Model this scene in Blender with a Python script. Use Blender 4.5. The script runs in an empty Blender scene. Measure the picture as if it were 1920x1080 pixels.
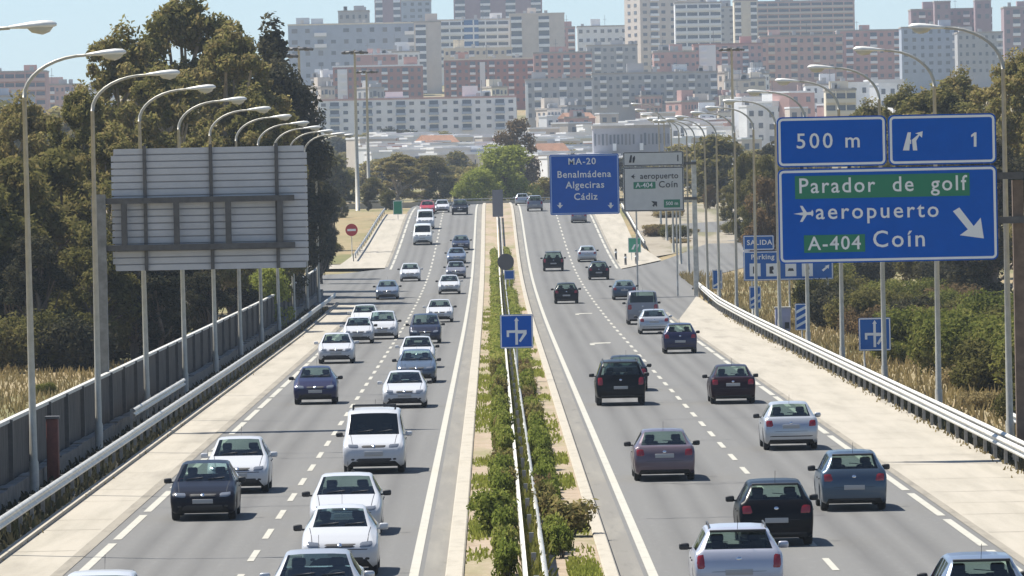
import bpy, bmesh, math, random, bisect
import numpy as np
from mathutils import Vector, Matrix, noise
from mathutils.bvhtree import BVHTree
R = math.radians
rnd = random.Random(7)
sc = bpy.context.scene
COL = sc.collection

# ------------------------------------------------------------------ camera
cam_d = bpy.data.cameras.new('camera'); cam = bpy.data.objects.new('camera', cam_d); COL.objects.link(cam)
cam_d.sensor_width = 36; cam_d.lens = 36*12500/1920; cam_d.clip_start = 1; cam_d.clip_end = 30000
cam.matrix_world = Matrix.Translation((-.7, 0, 8)) @ Matrix.Rotation(-34.5/12500, 4, 'Z') @ Matrix.Rotation(R(90)-177/12500, 4, 'X') @ Matrix.Rotation(-.02, 4, 'Z')
sc.camera = cam

# ------------------------------------------------------------------ sky, sun, exposure
SUN = Vector((-.47, .35, 1.0)).normalized()
w = bpy.data.worlds.new('World'); sc.world = w; w.use_nodes = True
nt = w.node_tree; bg = nt.nodes['Background']
sky = nt.nodes.new('ShaderNodeTexSky'); sky.sky_type = 'NISHITA'; sky.sun_disc = False
sky.sun_elevation = math.asin(SUN.z); sky.sun_rotation = math.atan2(SUN.x, SUN.y) % (2*math.pi)
sky.air_density = 1.0; sky.dust_density = .25; sky.ozone_density = 2.5; sky.altitude = 300
tcw = nt.nodes.new('ShaderNodeTexCoord'); mpw = nt.nodes.new('ShaderNodeVectorMath'); mpw.inputs[1].default_value = (0, 0, .042)
nt.links.new(tcw.outputs['Generated'], mpw.inputs[0]); nt.links.new(mpw.outputs[0], sky.inputs[0])
nt.links.new(sky.outputs[0], bg.inputs[0]); bg.inputs[1].default_value = .078
sd = bpy.data.lights.new('sun', 'SUN'); sd.energy = 5.0; sd.angle = R(.5); sd.color = (1, .95, .86)
so = bpy.data.objects.new('sun', sd); COL.objects.link(so); so.rotation_euler = (-SUN).to_track_quat('-Z', 'Y').to_euler()
sc.view_settings.view_transform = 'Standard'; sc.view_settings.look = 'None'; sc.view_settings.gamma = 1
sc.view_settings.exposure = .75
sc.render.engine = 'CYCLES'
sc.cycles.use_denoising = True
sc.cycles.max_bounces = 6; sc.cycles.diffuse_bounces = 3; sc.cycles.glossy_bounces = 3
sc.cycles.transparent_max_bounces = 8; sc.cycles.transmission_bounces = 4; sc.cycles.volume_bounces = 0
sc.cycles.caustics_reflective = False; sc.cycles.caustics_refractive = False

# ------------------------------------------------------------------ ground profile, pixel helpers
KP = [(-200,0),(300,0),(380,.02),(420,.1),(470,.3),(521,.66),(560,1.1),(590,1.6),(625,2.45),(658,3.4),(700,4.75),(731,5.65),(760,6.3),(800,6.65),(900,6.8)]
KX = [k[0] for k in KP]
def gz0(Y):
    if Y >= 900: return 6.8
    i = min(max(bisect.bisect(KX, Y)-1, 0), len(KP)-2); a, b = KP[i], KP[i+1]
    return a[1]+(b[1]-a[1])*(Y-a[0])/(b[0]-a[0])
def gz(Y): return sum(gz0(Y+d) for d in (-16,-8,0,8,16))/5
HILL = [(0,0),(900,0),(1200,1.5),(1500,6),(1850,12),(1950,20),(2100,28),(2300,36),(2700,49),(3300,58),(5000,30),(7000,10)]
def hill(Y):
    for (a,za),(b,zb) in zip(HILL, HILL[1:]):
        if Y <= b:
            t = (Y-a)/(b-a); return za+(zb-za)*t
    return 10
def terrain(X, Y):
    g = gz(Y) - .3 + hill(Y)
    side = max(0, abs(X)-(26 if X < 0 else 95))/26
    if Y < 1000: g *= 1 - .45*min(1, side)*(1 if Y < 760 else max(0, (1000-Y)/240))
    if X > 12.5 and 490 < Y < 790: g += .265
    elif abs(X) > 15.5 and Y < 700: g += .25*noise.noise(Vector((X*.08, Y*.03, 0)))
    return g
def unroll(x, y):
    u = x-.02*(y-540); v = y+.02*(u-960); return x-.02*(v-540), v
def at(px, py, h=0):
    """pixel of a point h above the road -> world X, Y"""
    u, v = unroll(px, py); lo, hi = 60, 770
    for _ in range(50):
        m = (lo+hi)/2
        if 363+(8-gz(m)-h)*12500/m > v: lo = m
        else: hi = m
    return (u-925.5)*lo/12500-.7, lo
def atY(px, py, Y):
    """pixel and distance -> world X, Z"""
    u, v = unroll(px, py); s = 12500/Y
    return (u-925.5)/s-.7, 8-(v-363)/s

# ------------------------------------------------------------------ object helpers
class MB:
    def __init__(self): self.v = []; self.f = []; self.m = []; self.s = []
    def add(self, vs, fs, mi=0, smooth=False):
        n = len(self.v); self.v += [tuple(p) for p in vs]
        for f in fs: self.f.append([i+n for i in f]); self.m.append(mi); self.s.append(smooth)
        return self
    def box(self, x0, x1, y0, y1, z0, z1, mi=0, M=None):
        p = [(x,y,z) for z in (z0,z1) for y in (y0,y1) for x in (x0,x1)]
        if M: p = [M @ Vector(q) for q in p]
        return self.add(p, [(0,2,3,1),(4,5,7,6),(0,1,5,4),(2,6,7,3),(0,4,6,2),(1,3,7,5)], mi)
    def bbox(self, x0, x1, y0, y1, z0, z1, b=.02, mi=0):
        """box with bevelled edges"""
        bm = bmesh.new(); bmesh.ops.create_cube(bm, size=1)
        for q in bm.verts: q.co = ((x0+x1)/2+q.co.x*(x1-x0), (y0+y1)/2+q.co.y*(y1-y0), (z0+z1)/2+q.co.z*(z1-z0))
        bmesh.ops.bevel(bm, geom=bm.edges[:], offset=b, segments=2, affect='EDGES', profile=.5)
        bm.verts.index_update(); self.add([q.co[:] for q in bm.verts], [[q.index for q in f.verts] for f in bm.faces], mi, True); bm.free(); return self
    def prism(self, poly, y0, y1, mi=0):
        """outline in (x, z), thick from y0 to y1"""
        n = len(poly); vs = [(x,y0,z) for x,z in poly]+[(x,y1,z) for x,z in poly]
        return self.add(vs, [list(range(n)), list(range(2*n-1, n-1, -1))]+[(i, i+n, (i+1)%n+n, (i+1)%n) for i in range(n)], mi)
    def slab(self, poly, z0, z1, mi=0):
        n = len(poly); vs = [(x,y,z0) for x,y in poly]+[(x,y,z1) for x,y in poly]
        return self.add(vs, [list(range(n-1,-1,-1)), list(range(n, 2*n))]+[(i, (i+1)%n, (i+1)%n+n, i+n) for i in range(n)], mi)
    def tube(self, pts, rad, seg=8, mi=0, cap=True):
        pts = [Vector(p) for p in pts]; rad = rad if isinstance(rad, (list,tuple)) else [rad]*len(pts); rings = []
        for i, p in enumerate(pts):
            d = (pts[min(i+1,len(pts)-1)]-pts[max(i-1,0)]).normalized()
            a = d.cross(Vector((0,1,0)) if abs(d.y) < .9 else Vector((1,0,0))).normalized(); b = d.cross(a)
            rings.append([p+(a*math.cos(t)+b*math.sin(t))*rad[i] for t in [2*math.pi*k/seg for k in range(seg)]])
        fs = [(i*seg+k, (i+1)*seg+k, (i+1)*seg+(k+1)%seg, i*seg+(k+1)%seg) for i in range(len(pts)-1) for k in range(seg)]
        n = len(self.v); self.add([q for r in rings for q in r], fs, mi, True)
        if cap:
            self.f += [[n+k for k in range(seg-1,-1,-1)], [n+(len(pts)-1)*seg+k for k in range(seg)]]; self.m += [mi,mi]; self.s += [False,False]
        return self
    def lathe_x(self, prof, seg=24, mi=0, cx=0, smooth=True):
        """profile (x, r) turned about the X axis"""
        vs = [(cx+x, r*math.cos(2*math.pi*k/seg), r*math.sin(2*math.pi*k/seg)) for x,r in prof for k in range(seg)]
        fs = [(i*seg+k, i*seg+(k+1)%seg, (i+1)*seg+(k+1)%seg, (i+1)*seg+k) for i in range(len(prof)-1) for k in range(seg)]
        return self.add(vs, fs, mi, smooth)
    def mesh(self, name, mats):
        me = bpy.data.meshes.new(name); me.from_pydata(self.v, [], self.f)
        for m in (mats if isinstance(mats, (list,tuple)) else [mats]): me.materials.append(m)
        me.polygons.foreach_set('material_index', self.m); me.polygons.foreach_set('use_smooth', self.s); me.update(); return me
    def build(self, name, mats, parent=None):
        return link(name, self.mesh(name, mats), parent)
def link(name, data, parent=None, loc=None):
    o = bpy.data.objects.new(name, data); COL.objects.link(o)
    if parent: o.parent = parent
    if loc: o.location = loc
    return o
def tag(o, label, cat, group=None):
    o['label'] = label; o['category'] = cat
    if group: o['group'] = group
    return o
def thing(name, label, cat, loc=(0,0,0), rz=0, group=None):
    o = link(name, None, None, loc); o.rotation_euler.z = rz; o.empty_display_size = .2
    return tag(o, label, cat, group)
def struct(o): o['kind'] = 'structure'; return o
def dup(root, loc, label=None, rz=None, scale=None, group=None):
    r = root.copy(); COL.objects.link(r); r.location = loc
    if label: r['label'] = label
    if group: r['group'] = group
    if rz is not None: r.rotation_euler.z = rz
    if scale: r.scale = scale if isinstance(scale, (tuple,list)) else (scale,)*3
    for ch in list(root.children):
        c = ch.copy(); COL.objects.link(c); c.parent = r
        for g in list(ch.children):
            d = g.copy(); COL.objects.link(d); d.parent = c
    return r

# ------------------------------------------------------------------ materials
def srgb(*c): return tuple(((x/255)/12.92 if x/255 <= .04045 else ((x/255+.055)/1.055)**2.4) for x in c)
def mat(name, col, rough=.7, metal=0, noise_s=0, amt=.15, bump=0, coat=0, stretch=None, spec=.5, col2=None):
    m = bpy.data.materials.new(name); m.use_nodes = True; t = m.node_tree; b = t.nodes['Principled BSDF']
    b.inputs['Base Color'].default_value = (*col, 1); b.inputs['Roughness'].default_value = rough; b.inputs['Metallic'].default_value = metal
    b.inputs['Coat Weight'].default_value = coat; b.inputs['Coat Roughness'].default_value = .04; b.inputs['Specular IOR Level'].default_value = spec
    if noise_s:
        tc = t.nodes.new('ShaderNodeTexCoord'); mp = t.nodes.new('ShaderNodeMapping'); nz = t.nodes.new('ShaderNodeTexNoise')
        t.links.new(tc.outputs['Object'], mp.inputs[0]); t.links.new(mp.outputs[0], nz.inputs[0])
        mp.inputs['Scale'].default_value = stretch or (1,1,1); nz.inputs['Scale'].default_value = noise_s; nz.inputs['Detail'].default_value = 5; nz.inputs['Roughness'].default_value = .65
        cr = t.nodes.new('ShaderNodeValToRGB'); t.links.new(nz.outputs[0], cr.inputs[0])
        c2 = col2 or tuple(min(1, c*(1+amt)) for c in col)
        cr.color_ramp.elements[0].position = .32; cr.color_ramp.elements[1].position = .68
        cr.color_ramp.elements[0].color = (*[c*(1-amt) for c in col], 1); cr.color_ramp.elements[1].color = (*c2, 1)
        t.links.new(cr.outputs[0], b.inputs['Base Color'])
        if bump:
            bp = t.nodes.new('ShaderNodeBump'); bp.inputs['Strength'].default_value = bump; bp.inputs['Distance'].default_value = .02
            t.links.new(nz.outputs[0], bp.inputs['Height']); t.links.new(bp.outputs[0], b.inputs['Normal'])
    return m
def layered(name, layers, rough=.9, bump_s=0, bump=.3):
    """base colour, then (colour, noise scale, stretch, threshold lo, hi, amount) mixed over it"""
    m = bpy.data.materials.new(name); m.use_nodes = True; t = m.node_tree; b = t.nodes['Principled BSDF']
    b.inputs['Roughness'].default_value = rough; b.inputs['Specular IOR Level'].default_value = .25
    tc = t.nodes.new('ShaderNodeTexCoord'); prev = None
    for i, L in enumerate(layers):
        if i == 0:
            prev = t.nodes.new('ShaderNodeRGB'); prev.outputs[0].default_value = (*L, 1); prev = prev.outputs[0]; continue
        c, s, st, lo, hi, am = L
        mp = t.nodes.new('ShaderNodeMapping'); mp.inputs['Scale'].default_value = st; mp.inputs['Location'].default_value = (i*13.7, i*7.3, 0)
        nz = t.nodes.new('ShaderNodeTexNoise'); nz.inputs['Scale'].default_value = s; nz.inputs['Detail'].default_value = 4; nz.inputs['Roughness'].default_value = .6
        mr = t.nodes.new('ShaderNodeMapRange'); mr.inputs[1].default_value = lo; mr.inputs[2].default_value = hi; mr.inputs[4].default_value = am
        mx = t.nodes.new('ShaderNodeMix'); mx.data_type = 'RGBA'; mx.inputs[7].default_value = (*c, 1)
        t.links.new(tc.outputs['Object'], mp.inputs[0]); t.links.new(mp.outputs[0], nz.inputs[0]); t.links.new(nz.outputs[0], mr.inputs[0])
        t.links.new(mr.outputs[0], mx.inputs[0]); t.links.new(prev, mx.inputs[6]); prev = mx.outputs[2]
    t.links.new(prev, b.inputs['Base Color'])
    if bump_s:
        nz = t.nodes.new('ShaderNodeTexNoise'); nz.inputs['Scale'].default_value = bump_s; nz.inputs['Detail'].default_value = 3
        bp = t.nodes.new('ShaderNodeBump'); bp.inputs['Strength'].default_value = bump; bp.inputs['Distance'].default_value = .03
        t.links.new(tc.outputs['Object'], nz.inputs[0]); t.links.new(nz.outputs[0], bp.inputs['Height']); t.links.new(bp.outputs[0], b.inputs['Normal'])
    return m
def leafmat(name, cols, trans=.3):
    m = bpy.data.materials.new(name); m.use_nodes = True; t = m.node_tree; t.nodes.remove(t.nodes['Principled BSDF'])
    g = t.nodes.new('ShaderNodeNewGeometry'); oi = t.nodes.new('ShaderNodeObjectInfo'); cr = t.nodes.new('ShaderNodeValToRGB')
    tc = t.nodes.new('ShaderNodeTexCoord'); nz = t.nodes.new('ShaderNodeTexNoise'); nz.inputs['Scale'].default_value = .55; nz.inputs['Detail'].default_value = 2
    t.links.new(tc.outputs['Object'], nz.inputs[0])
    ad = t.nodes.new('ShaderNodeMath'); ad.operation = 'MULTIPLY_ADD'; ad.inputs[1].default_value = .45
    t.links.new(g.outputs['Random Per Island'], ad.inputs[0])
    a1 = t.nodes.new('ShaderNodeMath'); a1.operation = 'MULTIPLY_ADD'; a1.inputs[1].default_value = 1.1; a1.inputs[2].default_value = -.33
    t.links.new(nz.outputs[0], a1.inputs[0])
    a2 = t.nodes.new('ShaderNodeMath'); a2.operation = 'MULTIPLY_ADD'; a2.inputs[1].default_value = .3; t.links.new(oi.outputs['Random'], a2.inputs[0]); t.links.new(a1.outputs[0], a2.inputs[2])
    t.links.new(a2.outputs[0], ad.inputs[2]); t.links.new(ad.outputs[0], cr.inputs[0])
    e = cr.color_ramp.elements
    while len(e) < len(cols): e.new(.5)
    for i, c in enumerate(cols): e[i].position = i/(len(cols)-1); e[i].color = (*c, 1)
    d = t.nodes.new('ShaderNodeBsdfDiffuse'); tr = t.nodes.new('ShaderNodeBsdfTranslucent'); mx = t.nodes.new('ShaderNodeMixShader'); mx.inputs[0].default_value = trans
    for n in (d, tr): t.links.new(cr.outputs[0], n.inputs[0])
    t.links.new(d.outputs[0], mx.inputs[1]); t.links.new(tr.outputs[0], mx.inputs[2]); t.links.new(mx.outputs[0], t.nodes['Material Output'].inputs[0])
    return m

M = {}
M['asphalt'] = layered('asphalt', [(.148,.146,.139), ((.118,.116,.111), .9, (1.1,.012,1), .45,.7,.55), ((.215,.212,.2), 6, (1,.25,1), .55,.8,.5), ((.13,.13,.126), .35, (.6,.02,1), .6,.75,.5), ((.27,.26,.25), 45, (1,1,1), .5,.85,.5)], .85, 60, .15)
def tracks(m):
    t=m.node_tree; bs=t.nodes['Principled BSDF']; src=bs.inputs['Base Color'].links[0].from_socket
    def mth(op,a,b2=None,c2=None):
        n=t.nodes.new('ShaderNodeMath'); n.operation=op
        for i,q in enumerate((a,b2,c2)):
            if q is None: continue
            if isinstance(q,(int,float)): n.inputs[i].default_value=q
            else: t.links.new(q,n.inputs[i])
        return n.outputs[0]
    tc=t.nodes.new('ShaderNodeTexCoord'); sp=t.nodes.new('ShaderNodeSeparateXYZ'); t.links.new(tc.outputs['Object'],sp.inputs[0])
    dd=mth('ABSOLUTE',mth('SUBTRACT',mth('MODULO',mth('SUBTRACT',mth('ABSOLUTE',sp.outputs[0]),2.45),3.72),1.86))
    tr=mth('MAXIMUM',mth('SUBTRACT',1,mth('DIVIDE',mth('ABSOLUTE',mth('SUBTRACT',dd,.78)),.42)),mth('MULTIPLY',mth('SUBTRACT',1,mth('DIVIDE',dd,.3)),.8))
    mp=t.nodes.new('ShaderNodeMapping'); mp.inputs['Scale'].default_value=(.6,.02,1); nz=t.nodes.new('ShaderNodeTexNoise'); nz.inputs['Scale'].default_value=2.5; nz.inputs['Detail'].default_value=5
    t.links.new(tc.outputs['Object'],mp.inputs[0]); t.links.new(mp.outputs[0],nz.inputs[0])
    fac=mth('MULTIPLY',mth('MAXIMUM',tr,0),mth('MULTIPLY',nz.outputs[0],1.0))
    mx=t.nodes.new('ShaderNodeMix'); mx.data_type='RGBA'; mx.inputs[7].default_value=(.085,.083,.08,1); t.links.new(fac,mx.inputs[0]); t.links.new(src,mx.inputs[6]); t.links.new(mx.outputs[2],bs.inputs['Base Color'])
tracks(M['asphalt'])
M['tar'] = mat('tar_seam', (.05,.05,.05), .6)
M['inner_strip'] = layered('inner_strip', [(.19,.18,.16), ((.25,.235,.2), 2, (1,.05,1), .45,.7,.7), ((.12,.115,.1), 3, (1,.1,1), .58,.75,.6)], .9)
M['concrete'] = layered('shoulder_concrete', [(.385,.35,.29), ((.29,.265,.215), 1.2, (1,.06,1), .42,.7,.75), ((.43,.39,.33), 8, (1,.4,1), .55,.8,.6), ((.22,.2,.165), .5, (1,.12,1), .56,.72,.55)], .9, 20, .2)
M['gutter'] = layered('gutter', [(.27,.245,.2), ((.16,.145,.12), 3, (1,.1,1), .45,.7,.7)], .9)
M['kerb'] = layered('kerb', [(.40,.365,.30), ((.28,.25,.20), 2.5, (1,.3,1), .5,.75,.7)], .85)
M['paint'] = layered('road_paint', [(.42,.405,.35), ((.30,.29,.255), 3, (1,.3,1), .5,.8,.6), ((.3,.29,.27), 22, (1,.5,1), .62,.75,.6)], .8)
M['soil'] = layered('median_soil', [(.34,.27,.20), ((.25,.19,.13), 2, (1,.5,1), .45,.7,.7), ((.15,.17,.05), .5, (1,.2,1), .46,.72,.8), ((.52,.43,.33), 7, (1,.5,1), .55,.8,.6)], .95, 12, .4)
M['terrain'] = layered('terrain', [(.27,.215,.12), ((.12,.13,.045), .05, (1,.5,1), .45,.6,.8), ((.33,.22,.12), .2, (1,.6,1), .5,.72,.7), ((.09,.10,.035), 1.2, (1,.7,1), .5,.75,.6)], .95, 3, .5)
M['gravel'] = layered('pale_gravel', [(.29,.255,.20), ((.20,.17,.125), .4, (1,.3,1), .45,.7,.7), ((.13,.125,.06), .22, (1,.12,1), .48,.6,.75)], .95, 8, .3)
M['ditch_shade'] = layered('ditch_soil_shade', [(.03,.027,.02), ((.06,.05,.035), 2, (1,.3,1), .5,.7,.6), ((.05,.06,.02), .6, (1,.3,1), .5,.7,.6)], .95, 8, .4)  # dark soil with the guardrail's shade put into its colour
M['galv'] = mat('galvanised_steel', (.60,.58,.52), .5, .08, 2.5, .25)
M['rail_dirty'] = mat('weathered_steel', (.55,.53,.48), .5, .3, 5, .3)
M['post'] = mat('rail_post_steel', (.3,.29,.27), .6, .3, 5, .2)
M['pole'] = mat('lamp_pole_paint', (.44,.42,.36), .5, .25, 4, .12)
M['lamp'] = mat('lamp_housing', (.72,.71,.66), .4, .2, 5, .08)
M['lens'] = mat('lamp_lens', (.5,.49,.42), .15, 0)
M['dark_metal'] = mat('dark_steel', (.11,.105,.1), .6, .3, 4, .2)
M['sign_back'] = mat('sign_back_slats', (.52,.52,.53), .55, .1, 1.2, .07)
M['sign_rib'] = mat('sign_back_groove', (.33,.33,.36), .6, .1)
M['brown_steel'] = mat('rusty_brown_column', (.17,.12,.085), .7, .1, 3, .25)
M['blue'] = mat('sign_blue', (.002,.10,.47), .5, 0, 2, .05, spec=.12)
M['blue2'] = mat('sign_blue_faded', (.02,.12,.40), .5, 0, 2, .06, spec=.15)
M['green'] = mat('sign_green', (.008,.19,.095), .45)
M['white'] = mat('sign_white', (.78,.79,.78), .5)
M['panelwhite'] = mat('sign_panel_white', (.60,.60,.58), .5, 0, 2, .05)
M['black'] = mat('sign_black', (.02,.02,.025), .5)
M['red'] = mat('sign_red', (.42,.02,.025), .45)
M['barrier'] = mat('noise_barrier_panel', (.088,.08,.07), .8, 0, 2.2, .45, stretch=(1,6,.4))
M['barrier_cap'] = mat('barrier_cap', (.5,.49,.45), .6, .1, 3, .15)
M['plinth'] = mat('barrier_plinth', (.2,.19,.17), .9, 0, 3, .25)
M['wood'] = mat('bark', (.14,.105,.075), .9, 0, 3, .4, .5, stretch=(3,3,.5))
M['palebark'] = mat('pale_bark', (.33,.28,.22), .9, 0, 2, .35, .5, stretch=(3,3,.5))
M['leaf_euc'] = leafmat('leaf_eucalyptus', [(.035,.036,.017),(.135,.13,.045),(.22,.205,.07),(.27,.21,.09),(.38,.34,.14)], .5)
M['leaf_olive'] = leafmat('leaf_olive', [(.03,.03,.014),(.095,.092,.03),(.16,.148,.05),(.23,.185,.075)], .42)
M['leaf_dark'] = leafmat('leaf_dark', [(.015,.018,.012),(.04,.045,.026),(.075,.068,.042),(.11,.10,.045)])
M['leaf_green'] = leafmat('leaf_green', [(.04,.052,.016),(.105,.125,.03),(.18,.185,.05),(.27,.24,.08)], .4)
M['leaf_brown'] = leafmat('leaf_brown', [(.07,.06,.035),(.16,.115,.06),(.25,.17,.085)], .4)
M['leaf_median'] = leafmat('leaf_median', [(.05,.065,.018),(.13,.165,.035),(.22,.25,.055),(.33,.31,.10)], .42)
M['leaf_bright'] = leafmat('leaf_bright', [(.12,.15,.03),(.25,.28,.055),(.34,.36,.09)], .4)
M['leaf_straw'] = leafmat('leaf_straw', [(.16,.13,.05),(.28,.22,.10),(.38,.30,.16)])

# ------------------------------------------------------------------ ground, roads
def strip(name, x0, x1, ys, dz, m, parent=None, x0f=None, x1f=None):
    mb = MB(); vs = []; fs = []
    for Y in ys:
        a = x0f(Y) if x0f else x0; b = x1f(Y) if x1f else x1
        vs += [(a, Y, gz(Y)+dz), (b, Y, gz(Y)+dz)]
    for i in range(len(ys)-1): fs.append((2*i, 2*i+1, 2*i+3, 2*i+2))
    return mb.add(vs, fs).build(name, m, parent)
def frange(a, b, s):
    n = max(1, round((b-a)/s)); return [a+(b-a)*i/n for i in range(n+1)]
# terrain sheet
xs = [-2500,-1500,-900,-600,-400,-250,-160,-110]+frange(-80,-12,4)+[-6,0,6]+frange(12,80,4)+[110,160,250,400,600,900,1500,2500]
ys = frange(-150,100,50)[:-1]+frange(100,900,10)[:-1]+frange(900,3600,60)[:-1]+[3600,4200,5000,6500]
tv = [(x, y, terrain(x, y)) for y in ys for x in xs]; nx = len(xs)
struct(MB().add(tv, [(j*nx+i, j*nx+i+1, (j+1)*nx+i+1, (j+1)*nx+i) for j in range(len(ys)-1) for i in range(nx-1)], 0, True).build('terrain', M['terrain']))
YS = frange(60, 860, 8)
struct(strip('road', -10.25, -1.75, YS, 0, M['asphalt']))
struct(strip('road', 1.7, 10.35, YS, 0, M['asphalt']))
struct(strip('hard_strip', -2.3, -1.75, YS, .004, M['inner_strip']))
struct(strip('hard_strip', 1.7, 2.3, YS, .004, M['inner_strip']))
def bar(x0, x1, ya, yb, dz=.009, n=1):
    vs = []; ysl = frange(ya, yb, 8)
    for Y in ysl: vs += [(x0, Y, gz(Y)+dz), (x1, Y, gz(Y)+dz)]
    return vs, [(2*i, 2*i+1, 2*i+3, 2*i+2) for i in range(len(ysl)-1)]
for nm, xa in (('road_marking', -2.6), ('road_marking', 2.4)):
    mb = MB(); mb.add(*bar(xa, xa+.2, 60, 850)); struct(mb.build(nm, M['paint']))
for xa, per, ln, wd, ph in ((-6.19,9.6,4.6,.15,0.6),(6.33,9.6,4.6,.15,2.2),(-9.72,13.8,12,.2,1.0),(10.02,13.8,12,.2,4.5)):
    mb = MB(); y = 60+ph
    while y < 780:
        if not (abs(xa) > 9 and 440 < y < 575): mb.add(*bar(xa-wd/2, xa+wd/2, y, y+ln))
        y += per
    struct(mb.build('road_marking', M['paint']))
# lane arrows on the right carriageway
for px, py in ((1110,645),(1082,589)):
    X, Y = at(px, py); mb = MB()
    z = lambda q: gz(q)+.009
    pl = [(-.12,-3),(.12,-3),(.12,-.4),(.75,.6),(.95,.2),(1.05,2.6),(-.1,2.4),(.2,1.5),(-.12,.6)]
    mb.add([(X+a, Y+b, z(Y)) for a,b in pl], [list(range(len(pl)))]); struct(mb.build('road_marking', M['paint']))
# side roads: left one joins at 440-600 m, right exit leaves at 430-600 m
def poly_sheet(name, pts, dz, m):
    vs = [(x, y, gz(y)+dz) for x,y in pts]; bm = bmesh.new(); f = bm.faces.new([bm.verts.new(p) for p in vs])
    ymin = min(p[1] for p in pts); ymax = max(p[1] for p in pts)
    for Y in frange(ymin, ymax, 10)[1:-1]:
        bmesh.ops.bisect_plane(bm, geom=bm.verts[:]+bm.edges[:]+bm.faces[:], plane_co=(0,Y,0), plane_no=(0,1,0))
    for q in bm.verts: q.co.z = gz(q.co.y)+dz
    bmesh.ops.recalc_face_normals(bm, faces=bm.faces[:])
    if sum(f.normal.z for f in bm.faces) < 0: bmesh.ops.reverse_faces(bm, faces=bm.faces[:])
    me = bpy.data.meshes.new(name); bm.to_mesh(me); bm.free(); me.materials.append(m); return link(name, me)
struct(poly_sheet('side_road', [(-10.2,425),(-10.2,588),(-14,575),(-45,560),(-45,520),(-14,480),(-11.8,455)], .003, M['asphalt']))
struct(poly_sheet('exit_road', [(10.3,398),(13.95,476),(14.3,505),(17,545),(24,592),(40,650),(40,690),(20,640),(14.0,592),(10.3,572)], .003, M['asphalt']))
# shoulders and gutters
struct(strip('shoulder', -11.85, -10.25, frange(60,478,8), .006, M['concrete'], x1f=lambda Y: -10.25))
struct(strip('gutter', -10.33, -10.05, frange(60,440,8), .012, M['gutter']))
struct(strip('shoulder', 10.45, 13.9, frange(60,480,8), .006, M['concrete'], x0f=lambda Y: 10.45 if Y < 405 else 10.45+(Y-405)*.046))
struct(strip('gutter', 10.28, 10.5, frange(60,430,8), .012, M['gutter']))
P = lambda *a: [at(*p) for p in a]
struct(poly_sheet('shoulder', [(-10.25,590),(-10.25,745),(-12.6,745),(-13.2,650),(-14.5,602),(-24,600),(-24,592)], .008, M['concrete']))
struct(strip('gutter', -10.33, -10.05, frange(592,745,8), .014, M['gutter']))
struct(poly_sheet('shoulder', [(10.3,574),(14.4,597),(13.0,650),(13.4,745),(10.3,745)], .008, M['concrete']))
struct(strip('gutter', 10.28, 10.5, frange(590,745,8), .014, M['gutter']))
struct(poly_sheet('gravel_verge', [(13.9,606),(26,652),(60,740),(60,770),(13.9,770)], .002, M['gravel']))
struct(poly_sheet('gravel_verge', [(-22,602),(-14.3,604),(-12.9,660),(-12.4,745),(-17,745)], .002, M['terrain']))
struct(poly_sheet('slip_road', [(22,668),(60,715),(60,742),(17,690),(14,672)], .012, M['asphalt']))
struct(strip('verge', -14.1, -11.9, frange(60,500,8), -.02, M['ditch_shade']))  # soil strip whose near-black tone stands in for rail shade
struct(strip('verge', 13.85, 15.6, frange(60,436,8), -.03, M['ditch_shade']))
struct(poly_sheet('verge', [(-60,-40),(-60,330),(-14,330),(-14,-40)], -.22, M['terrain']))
# median: kerbs + soil
for xa, xb in ((-1.82,-1.44),(1.46,1.76)):
    mb = MB(); vs = []; fs = []
    for Y in YS: z = gz(Y); vs += [(xa,Y,z-.2),(xa,Y,z+.14),(xa+.03,Y,z+.165),(xb-.03,Y,z+.165),(xb,Y,z+.14),(xb,Y,z-.2)]
    for i in range(len(YS)-1):
        for k in range(5): fs.append((6*i+k, 6*i+k+1, 6*i+k+7, 6*i+k+6))
    struct(mb.add(vs, fs).build('median_kerb', M['kerb']))
struct(strip('median_soil', -1.45, 1.47, YS, .10, M['soil']))

# tar seams, cracks and slab joints
def seam(pts, wd, m, dz):
    vs=[]; fs=[]
    for i,(x,y) in enumerate(pts):
        a=pts[max(0,i-1)]; q=pts[min(len(pts)-1,i+1)]; dx,dy=q[0]-a[0],q[1]-a[1]; l=math.hypot(dx,dy) or 1; nx_,ny_=-dy/l*wd,dx/l*wd; k=.6+.8*rnd.random()
        vs+=[(x-nx_*k,y-ny_*k,gz(y)+dz),(x+nx_*k,y+ny_*k,gz(y)+dz)]
    fs=[(2*i,2*i+2,2*i+3,2*i+1) for i in range(len(pts)-1)]
    return vs,fs
mb=MB()
for i in range(22):
    s=rnd.choice((-1,1)); y=rnd.uniform(140,420); x0=rnd.uniform(2.5,6.5); x1=min(10.1,x0+rnd.uniform(2,7)); n=12
    mb.add(*seam([(s*(x0+(x1-x0)*k/n),y+.8*noise.noise(Vector((k*.5,i*3.1,0)))) for k in range(n+1)],.035,0,.006))
for i in range(0):
    s=rnd.choice((-1,1)); y=rnd.uniform(135,350); ln=rnd.uniform(15,60); x=s*rnd.choice((4.4,5.9,6.6,8.2,9.3)); n=24
    mb.add(*seam([(x+.3*noise.noise(Vector((k*.3,i*5.1,1))),y+ln*k/n) for k in range(n+1)],.03,0,.007))
struct(mb.build('road_crack', M['tar']))
mb=MB()
for s,xa,xb in ((-1,10.4,11.8),(1,10.55,13.8)):
    y=100
    while y<440:
        n=5; mb.add(*seam([(s*(xa+(xb-xa)*k/n),y+.15*rnd.random()) for k in range(n+1)],.03,0,.012)); y+=rnd.uniform(5,12)
struct(mb.build('shoulder_joint', M['gutter']))
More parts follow.
